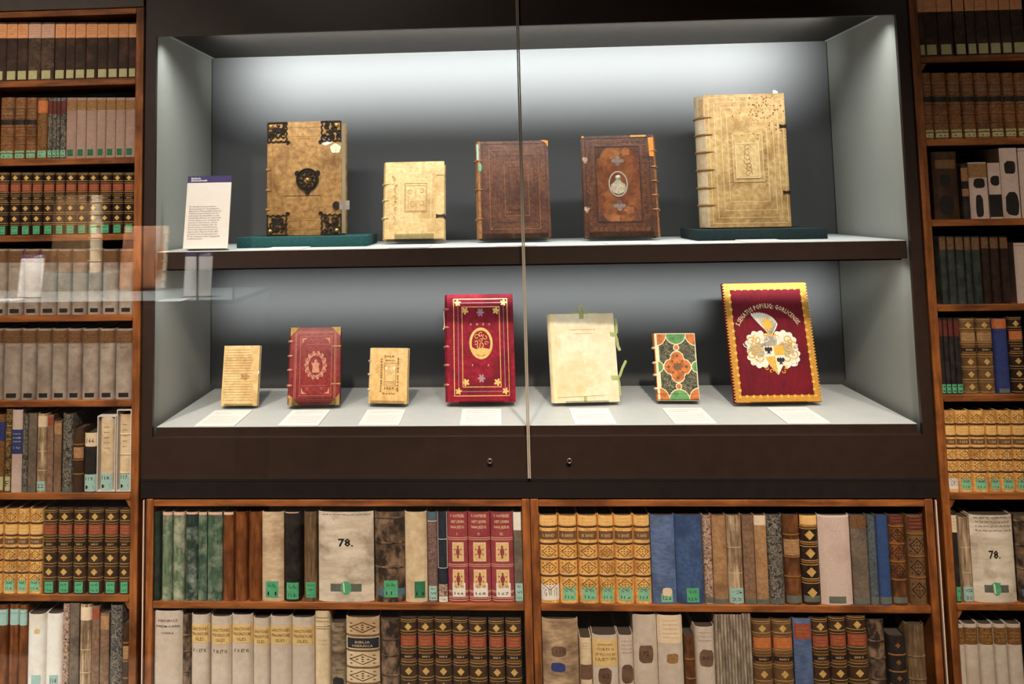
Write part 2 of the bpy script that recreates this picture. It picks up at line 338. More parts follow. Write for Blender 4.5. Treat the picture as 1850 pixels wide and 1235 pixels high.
# ------------------------------------------------------------------ bookcases of the printed wall, built out as solid wood, with glass in front
def bracket(parent, x, z, side):
    """little stepped corbel under a shelf at the upright"""
    bm = bmesh.new()
    pts = [(0, 0), (0.013 * side, 0)]
    for i in range(3):
        zz = -0.0055 * (i + 1); xo = (0.0125 - 0.003 * i) * side
        pts += [(xo, zz + 0.0035), (xo - 0.0022 * side, zz)]
    pts += [(0, -0.019)]
    poly_prism(bm, pts, 0.0, 0.012)
    link('bracket', from_bm('bracket', bm), 'wood_v', parent, Vector((x, 0.004, z)) - parent.location)
def bookcase(name, label, x0, x1, z0, z1, shelves, ups, toprail, br=None):
    r = tag(empty(name, ((x0 + x1) / 2, 0, z0)), label, 'bookcase')
    def part(nm, *a, bev=0.0015):
        o = box(nm, *a, bev=bev); o.parent = r; o.location -= r.location; return o
    for a, b in ups: part('upright', a, b, 0.0, 0.16, z0, z1, 'wood_v')
    part('back_panel', x0 + 0.002, x1 - 0.002, 0.160, 0.168, z0, z1, 'recess_dark', bev=0)
    inner = [(ups[i][1], ups[i + 1][0]) for i in range(len(ups) - 1) if ups[i + 1][0] - ups[i][1] > 0.05]
    for a, b in inner:
        for z in shelves: part('shelf', a + 0.0003, b - 0.0003, 0.001, 0.158, z - 0.0175, z, 'wood_h')
        if toprail: part('top_rail', a + 0.0003, b - 0.0003, 0.001, 0.158, toprail - 0.017, toprail, 'wood_h')
        for z, sd in (br or []): bracket(r, (b - 0.0002) if sd < 0 else (a + 0.0002), z - 0.018, sd)
    return r
ROWZ = [1.047, 0.834, 0.631, 0.420, 0.200, -0.035]
LZ = ROWZ + [-0.288, -0.545]; RZ = ROWZ + [-0.295, -0.545]; CZ = [-0.303, -0.56]
bcL = bookcase('bookcase', 'bookcase of the wall print, full of old books, left of the display case', -1.450, -1.0065, -0.58, 1.2395, LZ, [(-1.450, -1.430), (-1.028, -1.0065)], 1.2385, [(-0.035, -1), (-0.288, -1)])
bcC = bookcase('bookcase', 'low bookcase of the wall print with two bays under the display case', -0.988, 0.988, -0.58, -0.050, CZ, [(-0.986, -0.9665), (-0.0205, -0.0008), (0.0008, 0.0205), (0.9665, 0.986)], -0.052, [])
bcR = bookcase('bookcase', 'bookcase of the wall print, full of old books, right of the display case', 1.0065, 1.370, -0.58, 1.2395, RZ, [(1.0065, 1.0275), (1.350, 1.370)], 1.2385, [(1.047, 1), (-0.035, 1), (-0.295, 1)])
def pane(label, x0, x1, z0, z1, edges):
    g = box('glass_pane', x0, x1, GY0 + 0.002, GY1, z0, z1, 'glass'); tag(g, label, 'glass pane', 'glass panes over the bookshelves')
    for xe in edges:
        e = box('polished_edge', xe - 0.0012, xe + 0.0012, GY0 + 0.0015, GY1 + 0.0004, z0, z1, 'edge_light'); e.parent = g; e.location -= g.location
M('edge_light', (206, 184, 164), (214, 194, 174), 30, 0.3, 0)
pane('clear glass pane in front of the left bookcase', -1.450, -1.0015, -0.58, 1.2385, [])
pane('clear glass pane in front of the low bookcase under the case', -0.9885, 0.9885, -0.58, -0.0500, [-0.9885, 0.9885])
pane('clear glass pane in front of the right bookcase', 1.0015, 1.370, -0.58, 1.2385, [])

# ------------------------------------------------------------------ shelf books of the wall print, built as solid volumes
BD = 0.118      # depth of the shelved books
BY = 0.004      # front of the spines
NC = 10
class Book:
    def __init__(s, name, x0, x1, z0, h, mat, bulge=0.10, pages='pages', d=BD):
        s.w = x1 - x0; s.h = h; s.b = min(s.w * bulge, 0.012); s.hw = s.w / 2
        xs = [-s.hw + s.w * i / NC for i in range(NC + 1)]
        out = [(x, s.sy(x)) for x in xs] + [(s.hw, d), (s.hw - 0.0016, d)] + [(-s.hw + 0.0016, d), (-s.hw, d)]
        # cover = spine + two boards (a U), pages inside set down from the head
        ti = 0.0016 if s.w > 0.008 else s.w * 0.2
        inn = [(max(-s.hw + ti, min(s.hw - ti, x)), s.sy(x) + 0.0022) for x in xs]
        prof_o = [(-s.hw, d)] + [(x, s.sy(x)) for x in xs] + [(s.hw, d)]
        prof_i = [(-s.hw + ti, d)] + inn + [(s.hw - ti, d)]
        n = len(prof_o); V = []; F = []
        for z in (0, h):
            V += [(x, y, z) for x, y in prof_o] + [(x, y, z) for x, y in prof_i]
        for i in range(n - 1):
            F.append((i, i + 1, 2 * n + i + 1, 2 * n + i))                      # outside
            F.append((n + i + 1, n + i, 3 * n + i, 3 * n + i + 1))              # inside
            F.append((2 * n + i, 2 * n + i + 1, 3 * n + i + 1, 3 * n + i))      # head
            F.append((i + 1, i, n + i, n + i + 1))                              # tail
        F.append((0, 2 * n, 3 * n, n)); F.append((n - 1, 2 * n - 1, 4 * n - 1, 3 * n - 1))
        me = pydata(name, V, F, True)
        s.o = link(name, me, mat, None, ((x0 + x1) / 2, BY, z0 + 0.0003))
        drop = 0.0035
        bm = bmesh.new(); bm_box(bm, -s.hw + ti * 1.02, s.hw - ti * 1.02, s.b + 0.0028, d - 0.004, 0.001, h - drop)
        link('page_block', from_bm('page_block', bm), pages, s.o)
        s.cache = {}
    def sy(s, x): u = min(1.0, abs(x) / s.hw); return s.b * (1 - math.sqrt(max(0.0, 1 - (0.985 * u) ** 2.6)))
    def z(s, f): return s.h * (1 - f)
    def band(s, f, mat=None, th=0.0030, pr=0.0016):
        """raised band across the spine at fraction f from the head"""
        k = ('b', th, pr, mat)
        if k not in s.cache:
            V = []; F = []; xs = [-s.hw + s.w * i / NC for i in range(NC + 1)]
            prof = [(0, -th * 0.75), (-pr, -th * 0.4), (-pr, th * 0.4), (0, th * 0.75)]
            for x in xs:
                for dy, dz in prof: V.append((x, s.sy(x) + dy, dz))
            for i in range(NC):
                for j in range(3): F.append((i * 4 + j, i * 4 + j + 1, i * 4 + 5 + j, i * 4 + 4 + j)[::-1])
            me = pydata('raised_band', V, F, True); me.materials.append(MATS[mat] if mat else s.o.data.materials[0]); s.cache[k] = me
        return link('raised_band', s.cache[k], None, s.o, (0, 0, s.z(f)))
    def patch(s, name, xa, xb, fa, fb, mat, off=0.0004, label=None, parent=None):
        """paper or leather label following the spine; xa..xb across (0..1), fa..fb down"""
        k = ('p', xa, xb, fa - fb, mat, off)
        if k not in s.cache:
            n = NC; hh = s.h * (fb - fa) / 2; V = []; F = []
            for i in range(n + 1):
                x = -s.hw + s.w * (xa + (xb - xa) * i / n); y = s.sy(x) - off
                V += [(x, y, -hh), (x, y, hh), (x, y + off * 0.95, -hh), (x, y + off * 0.95, hh)]
            for i in range(n):
                a, b = i * 4, i * 4 + 4
                F += [(a, b, b + 1, a + 1), (a + 1, b + 1, b + 3, a + 3), (a, a + 2, b + 2, b)]
            F += [(0, 1, 3, 2), (n * 4, n * 4 + 2, n * 4 + 3, n * 4 + 1)]
            me = pydata(name, V, F); me.materials.append(MATS[mat]); s.cache[k] = me
        o = link(name, s.cache[k], None, parent or s.o, (0, 0, s.z((fa + fb) / 2)))
        if label: o['label'] = label
        return o
    def line(s, f, mat='gilt', th=0.0009, xa=0.0, xb=1.0):
        return s.patch('gilt_line', xa, xb, f - th / s.h / 2, f + th / s.h / 2, mat, 0.00025)
    def shape(s, name, polys, f, mat, off=0.0007, xc=0.5):
        """small flat ornaments: list of convex outlines (x,z) in metres around the spine middle"""
        key = ('s', name, mat, off, xc, f if name == 'ink_patch' else 0)
        if key not in s.cache:
            bm = bmesh.new(); xo = -s.hw + s.w * xc
            for P in polys: bm.faces.new([bm.verts.new((x + xo, 0, z)) for x, z in P])
            for i in range(1, NC):
                g = list(bm.verts) + list(bm.edges) + list(bm.faces)
                bmesh.ops.bisect_plane(bm, geom=g, dist=1e-7, plane_co=(-s.hw + s.w * i / NC, 0, 0), plane_no=(1, 0, 0))
            for v in bm.verts: v.co.y = s.sy(max(-s.hw, min(s.hw, v.co.x))) - off
            me = bpy.data.meshes.new(name); bm.to_mesh(me); bm.free(); me.materials.append(MATS[mat]); s.cache[key] = me
        return link(name, s.cache[key], None, s.o, (0, 0, s.z(f)))
    def diamond(s, f, size, mat='gilt'):
        q = size
        P = [[(0, -q), (q, 0), (0, q), (-q, 0)]]
        return s.shape('diamond_ornament', P, f, mat)
    def lozenge(s, f, rx, rz, mat='gilt_dark'):
        """open diamond with a dotted heart"""
        P = []
        t = 0.16
        c = [(0, -rz), (rx, 0), (0, rz), (-rx, 0)]
        for i in range(4):
            (x0, z0), (x1, z1) = c[i], c[(i + 1) % 4]
            P.append([(x0, z0), (x1, z1), (x1 * (1 - t), z1 * (1 - t)), (x0 * (1 - t), z0 * (1 - t))])
        for dx, dz in ((0, 0), (0.4, 0), (-0.4, 0), (0, 0.4), (0, -0.4)):
            e = 0.13; P.append([(dx * rx, dz * rz - e * rz), (dx * rx + e * rx, dz * rz), (dx * rx, dz * rz + e * rz), (dx * rx - e * rx, dz * rz)])
        for dx, dz in ((0.82, 0.72), (-0.82, 0.72), (0.82, -0.72), (-0.82, -0.72)):
            e = 0.12; P.append([(dx * rx, dz * rz - e * rz), (dx * rx + e * rx, dz * rz), (dx * rx, dz * rz + e * rz), (dx * rx - e * rx, dz * rz)])
        return s.shape('lozenge_ornament', P, f, mat)
    def text(s, txt, f, width, mat='ink', parent=None, height=None, xc=0.5, name='lettering', off=0.0009, bold=False):
        """lettering fitted to a width (fraction of the spine)"""
        V2, F2 = text2d(txt, bold=bold)
        if not V2: return
        x0 = min(v[0] for v in V2); x1 = max(v[0] for v in V2); z0 = min(v[1] for v in V2); z1 = max(v[1] for v in V2)
        k = s.w * width / max(x1 - x0, 1e-6); kz = (height / max(z1 - z0, 1e-6)) if height else k
        V = []
        xo = -s.hw + s.w * xc
        for x, z in V2:
            X = (x - (x0 + x1) / 2) * k + xo; V.append((X, s.sy(X) - off, (z - (z0 + z1) / 2) * kz))
        me = pydata(name, V, F2); me.materials.append(MATS[mat])
        o = link(name, me, None, s.o, (0, 0, s.z(f)))
        if parent: o.parent = parent; o.location = (0, 0, s.z(f) - parent.location.z)
        return o
    def scribble(s, f0, f1, rows, mat='ink', xa=0.15, xb=0.85, parent=None, th=0.0006, name='lettering', big=0.0016):
        """rows of small broken strokes standing for illegible script"""
        V = []; F = []
        for r in range(rows):
            z = s.h * ((f0 + f1) / 2 - (f0 + (f1 - f0) * (r + 0.5) / rows)); x = -s.hw + s.w * xa; xe = -s.hw + s.w * xb
            amp = min(big, s.h * (f1 - f0) / rows * 0.28)
            while x < xe:
                l = min(random.uniform(1.4, 4.6) * big, xe - x); n = max(2, int(l / (big * 0.75)))
                for i in range(n + 1):
                    X = x + l * i / n; Z = z + (amp if i % 2 else -amp) * random.uniform(0.3, 1.1); a = len(V)
                    V += [(X, s.sy(X) - 0.0009, Z - th / 2), (X, s.sy(X) - 0.0009, Z + th / 2)]
                    if i: F.append((a - 2, a, a + 1, a - 1))
                x += l + random.uniform(0.5, 1.1) * big
        me = pydata(name, V, F); me.materials.append(MATS[mat])
        o = link(name, me, None, s.o, (0, 0, s.z((f0 + f1) / 2)))
        if parent: o.parent = parent; o.location.z -= parent.location.z
        return o
    def sticker(s, fa, fb, mat, lines=(), xa=0.14, xb=0.86):
        p = s.patch('shelfmark_label', xa, xb, fa, fb, mat, 0.0005, label=STK.get(mat))
        if lines:
            n = len(lines); xc = (xa + xb) / 2
            for i, t in enumerate(lines):
                s.text(t, fa + (fb - fa) * (i + 0.5) / n, (xb - xa) * 0.7, 'ink', p, height=s.h * (fb - fa) / n * 0.42, xc=xc)
        return p
STK = dict(sticker_green='green paper shelfmark label', sticker_mint='pale green paper shelfmark label', sticker_darkgreen='dark green paper shelfmark label', sticker_teal='pale blue-green paper shelfmark label', sticker_pale='yellowish paper shelfmark label', sticker_white='white paper shelfmark label', sticker_grey='grey paper shelfmark label')

# --- styles: each dresses the spine and returns (name, description, group)
def st_peach(b, i, o):
    p = b.patch('title_label', 0.0, 1.0, 0.03, 0.27, 'label_pink' if o.get('pink') else 'label_peach', label='pale paper title label')
    b.scribble(0.05, 0.22, 4, 'patch_brown', 0.18, 0.82, p)
    b.sticker(0.83 if o.get('L') else 0.81, 0.975, 'sticker_pale', (), 0.1, 0.9 if b.w < 0.03 else 0.78)
    return 'cloth_book', 'dark cloth book with peach head label', 'dark cloth books with peach labels'
def st_tooled(b, i, o):
    for f in (0.175, 0.335, 0.475, 0.625, 0.76, 0.90): b.band(f, None, 0.0022, 0.0014)
    b.patch('title_label', 0.03, 0.97, 0.215, 0.305, 'label_darkbrown'); b.patch('title_label', 0.03, 0.97, 0.36, 0.44, 'label_black')
    b.text('GESCHICHTE', 0.26, 0.7, 'gilt')
    for f in (0.09, 0.55, 0.69, 0.83): b.lozenge(f, b.w * 0.36, b.h * 0.045, 'gilt_dark')
    b.sticker(0.86, 0.975, o.get('s', 'sticker_mint'), ('G.XI.', '4.' + 'abcdefgh'[i % 8]), 0.08, 0.92)
    return 'leather_book', 'brown leather book with tooled diamonds', 'brown tooled leather books'
def st_gold(b, i, o):
    g = 'gilt'
    for f in (0.155, 0.335, 0.495, 0.66, 0.825): 
        b.band(f, None, 0.0020, 0.0013); b.line(f - 0.016, g, 0.0011); b.line(f + 0.016, g, 0.0008)
    b.line(0.018, g, 0.0012); b.line(0.04, g, 0.0007)
    p = b.patch('title_label', 0.04, 0.96, 0.19, 0.305, o.get('lab', 'label_red'), label='red leather title label')
    b.scribble(0.2, 0.295, 3, 'gilt', 0.2, 0.8, p)
    q = b.patch('volume_label', 0.03, 0.97, 0.37, 0.465, 'label_black', label='black leather volume label')
    b.patch('gilt_border', 0.05, 0.95, 0.372, 0.392, 'gilt_dark', 0.0007); b.patch('gilt_border', 0.05, 0.95, 0.443, 0.463, 'gilt_dark', 0.0007)
    b.text('BAND ' + 'I II III IV V VI VII VIII IX X XI XII'.split()[i % 12], 0.417, 0.45, 'gilt_pale', q, height=b.h * 0.022)
    d = min(b.w * 0.26, b.h * 0.042)
    for f in (0.092, 0.577, 0.742): b.diamond(f, d, g)
    if o.get('s', 1): b.sticker(0.858, 0.985, 'sticker_green', ('Go.VI.', '12.' + 'abcdefghiklm'[i % 12]), 0.2, 0.82)
    else: b.diamond(0.905, d, g); b.line(0.975, g, 0.001)
    return 'leather_book', o.get('d', 'dark leather gilt book with red label'), 'gilt dark leather books with red labels'
def st_vgrey(b, i, o):
    p = b.patch('title_label', 0.0, 1.0, 0.03, 0.205, 'label_darkbrown', label='mottled brown leather title label')
    b.scribble(0.06, 0.19, 3, 'gilt_dark', 0.12, 0.88, p, 0.0014)
    b.scribble(0.24, 0.29, 1, 'ink', 0.25, 0.7); b.patch('shelfmark_label', 0.24, 0.80, 0.905, 0.965, 'label_black', 0.0005, 'small black shelfmark label')
    return 'vellum_book', 'grey vellum book with brown head label', 'grey vellum books with brown labels'
def st_pinkcloth(b, i, o):
    p = b.patch('title_label', 0.0, 1.0, 0.04, 0.205, 'label_brown', label='mottled brown paper title label')
    b.scribble(0.06, 0.18, 3, 'gilt_dark', 0.15, 0.85, p)
    b.sticker(0.855, 0.965, 'sticker_darkgreen', ('G.XI.', '7.' + 'abcdefgh'[i % 8]), 0.14, 0.72)
    return 'cloth_book', 'pinkish cloth book with brown head label', 'pinkish cloth books with brown labels'
def st_tan(b, i, o):
    c = o.get('crop')
    bands = (0.13, 0.325, 0.50, 0.69) if c else (0.17, 0.315, 0.465, 0.61, 0.755)
    for f in bands: b.band(f, 'band_brown', 0.0032, 0.0015); b.line(f - 0.022, 'gilt_pale', 0.0014)
    if c:
        b.patch('title_panel', 0.03, 0.97, 0.012, 0.10, 'tan_plain', 0.0003); b.scribble(0.02, 0.09, 2, 'gilt_dark', 0.2, 0.8)
        p = b.patch('volume_label', 0.03, 0.97, 0.18, 0.275, 'label_darkbrown', label='brown volume label')
        b.text(('I', 'II', 'III', 'IV', 'V', 'VI')[i % 6] + '. BAND', 0.228, 0.62, 'gilt_pale', p, height=b.h * 0.036)
        for f in (0.41, 0.595): b.lozenge(f, b.w * 0.4, b.h * 0.066, 'gilt_dark')
        b.lozenge(0.785, b.w * 0.4, b.h * 0.066, 'gilt_dark')
    else:
        for f in (0.095, 0.54, 0.685): b.lozenge(f, b.w * 0.4, b.h * 0.055, 'gilt_dark')
        b.lozenge(0.83, b.w * 0.4, b.h * 0.055, 'gilt_dark')
        b.patch('title_panel', 0.03, 0.97, 0.2, 0.285, 'tan_plain', 0.0003); b.scribble(0.21, 0.28, 2, 'gilt_dark', 0.2, 0.8)
        b.patch('volume_label', 0.03, 0.97, 0.352, 0.42, 'label_darkbrown'); b.text(('I', 'II', 'III', 'IV', 'V', 'VI')[i % 6] + '. BAND', 0.386, 0.6, 'gilt_pale', height=b.h * 0.03)
    if o.get('white'): b.sticker(0.79 if c else 0.83, 0.965, 'sticker_white', ('G VI 11',), 0.03, 1.0)
    else: b.sticker(0.815 if c else 0.84, 0.965, 'sticker_mint', ('G. VI.', '11.' + 'abcdef'[i % 6]), 0.15, 0.84)
    return 'leather_book', 'tan leather book with gilt diamond compartments', 'tan leather books with gilt diamonds'
def plain(name, desc, group=None, feats=()):
    def f(b, i, o):
        for t in feats: run(b, t)
        return name, desc, group
    return f
def run(b, t):
    k = t[0]
    if k == 'patch': b.patch(t[1], *t[2:7])
    elif k == 'stk': b.sticker(*t[1:])
    elif k == 'band': [b.band(f, t[2] if len(t) > 2 else None) for f in t[1]]
    elif k == 'line': [b.line(f, t[2], t[3]) for f in t[1]]
    elif k == 'text': b.text(*t[1:])
    elif k == 'scr': b.scribble(*t[1:])
    elif k == 'dia': [b.diamond(f, b.w * t[2], t[3]) for f in t[1]]
    elif k == 'loz': [b.lozenge(f, b.w * 0.42, b.h * t[2], t[3]) for f in t[1]]
    elif k == 'blot':   # ragged dark patch: (f, xc, rx, rz, mat)
        _, f, xc, rx, rz, mat = t; rs = random.Random(int(f * 1000) + int(b.w * 1e5))
        P = [(b.w * rx * math.cos(a) * rs.uniform(0.86, 1.12) if True else 0, b.h * rz * math.sin(a) * rs.uniform(0.86, 1.12)) for a in [2 * math.pi * k / 14 for k in range(14)]]
        P = [(max(-b.w * 0.49, min(b.w * 0.49, abs(x) ** 0.6 * math.copysign((b.w * rx) ** 0.4, x))), abs(z) ** 0.6 * math.copysign((b.h * rz) ** 0.4, z)) for x, z in P]
        b.shape('ink_patch', P and [P], f, mat, 0.0006, xc)
def jezus(b, i, o):
    n = 'I II III'.split()[i]
    b.text('V. OOSTERZEE.', 0.04, 0.72, 'gilt_pale', height=0.0075, bold=True); b.text('HET LEVEN', 0.105, 0.64, 'gilt_pale', height=0.0065, bold=True); b.text('VAN JEZUS.', 0.17, 0.72, 'gilt_pale', height=0.0085, bold=True); b.text(n + '.', 0.24, 0.08 * (1 + i * 0.6), 'gilt_pale', height=0.007)
    for f in (0.285, 0.305, 0.58, 0.60, 0.87, 0.885, 0.935, 0.95, 0.975): b.line(f, 'gilt_pale', 0.0012)
    for f0 in (0.335, 0.635):
        p = b.patch('gilt_panel', 0.22, 0.8, f0, f0 + 0.21, 'gilt_pale', 0.0004, 'pale gilt ornamental panel')
        b.patch('panel_field', 0.28, 0.74, f0 + 0.015, f0 + 0.195, 'label_tan', 0.0006)
        q = b.w * 0.1
        b.shape('panel_ornament', [ell(0, 0, q, 0.010, 12), ell(0, 0.0125, q * 0.5, 0.0035, 8), ell(0, -0.0125, q * 0.5, 0.0035, 8), ell(q * 1.6, 0.006, q * .4, .002, 6), ell(-q * 1.6, 0.006, q * .4, .002, 6), ell(q * 1.6, -0.006, q * .4, .002, 6), ell(-q * 1.6, -0.006, q * .4, .002, 6)], f0 + 0.105, 'red_cloth', 0.0009)
    b.sticker(0.785, 0.935, 'sticker_white', ('Go. VI', ('166', '168', '167')[i]), 0.2, 0.85)
    return 'cloth_book', 'red gilt volume %s of Dutch set' % ('one', 'two', 'three')[i], 'red cloth volumes with gilt panels'
def linen78(b, i, o):
    b.scribble(0.008, 0.045, 1, 'ink', 0.08, 0.95, None, 0.0012, big=0.0028)
    if o.get('top'): b.scribble(0.05, 0.2, 3, 'ink', 0.1, 0.95, None, 0.0012, big=0.0026)
    b.text('78.', 0.34 if not o.get('top') else 0.45, 0.27, 'ink', height=0.020, bold=True)
    p = b.patch('shelfmark_remains', 0.22, 0.78, 0.8, 0.885, 'sticker_grey', 0.0004, 'grey remains of an old label')
    b.shape('green_label', [ell(0, 0, b.w * 0.10, b.h * 0.075, 9, 0.3), [(-0.012, 0.012), (-0.004, 0.016), (0.01, 0.014), (0.006, 0.004), (-0.01, 0.006)]], 0.845, 'sticker_green', 0.0009)
    b.shape('torn_curl', [[(-0.006, -0.012), (-0.003, -0.012), (-0.004, 0.010), (-0.008, 0.013)]], 0.84, 'sticker_white', 0.0012)
    return 'linen_book', 'thick pale linen book marked 78', 'thick linen books marked 78'
def white_printed(lines, roman=None):
    def f(b, i, o):
        p = b.patch('title_label', 0.0, 1.0, 0.1, 0.305, 'label_tan', label='yellowed printed title label')
        for f0 in (0.105, 0.3): b.line(f0, 'gilt_dark', 0.002)
        for k, t in enumerate(lines): b.text(t, 0.15 + 0.055 * k, 0.84 if k < 2 else 0.5, 'ink_brown', p, height=b.h * 0.034)
        if roman: b.text(roman, 0.385, 0.7, 'ink', height=b.h * 0.034)
        return 'vellum_book', 'white vellum book with yellowed printed label', 'white vellum books with yellowed labels'
    return f
def whitemarb(b, i, o):
    p = b.patch('title_label', 0.0, 1.0, 0.04, 0.235, 'brown_marbled', label='brown and gold marbled title label'); b.scribble(0.08, 0.2, 3, 'gilt', 0.15, 0.85, p)
    return 'vellum_book', 'white vellum book with marbled brown head label', 'white vellum books with marbled labels'
def slip(b, i, o):
    """book standing in an open white card slipcase"""
    t = 0.0022; hw = b.hw; c = o['case']; x0, x1, zt = c
    cx = b.o.location.x; z0 = 0; hh = zt - b.o.location.z
    for nm, a, e, l, u in (('slipcase_side', x0 - cx, x0 - cx + t, 0, hh), ('slipcase_side', x1 - cx - t, x1 - cx, 0, hh), ('slipcase_top', x0 - cx + t, x1 - cx - t, hh - t, hh)):
        bm = bmesh.new(); bm_box(bm, a, e, 0.0, 0.115, l, u); link(nm, from_bm(nm, bm), 'box_card', b.o)
    bm = bmesh.new(); bm_box(bm, x0 - cx + t, x1 - cx - t, 0.0, 0.115, -0.0001, 0.0022); link('slipcase_base', from_bm('slipcase_base', bm), 'box_card', b.o)
    if o.get('bands'): b.band((0.26)); b.band(0.52); b.band(0.76)
    b.sticker(0.76, 0.985, 'sticker_teal', (o['n'], 'E'), 0.05, 0.95); b.scribble(0.1, 0.45, 5, 'patch_brown', 0.3, 0.7, None, 0.0012)
    return 'boxed_book', 'worn tan book in a white slipcase', 'books in white slipcases'

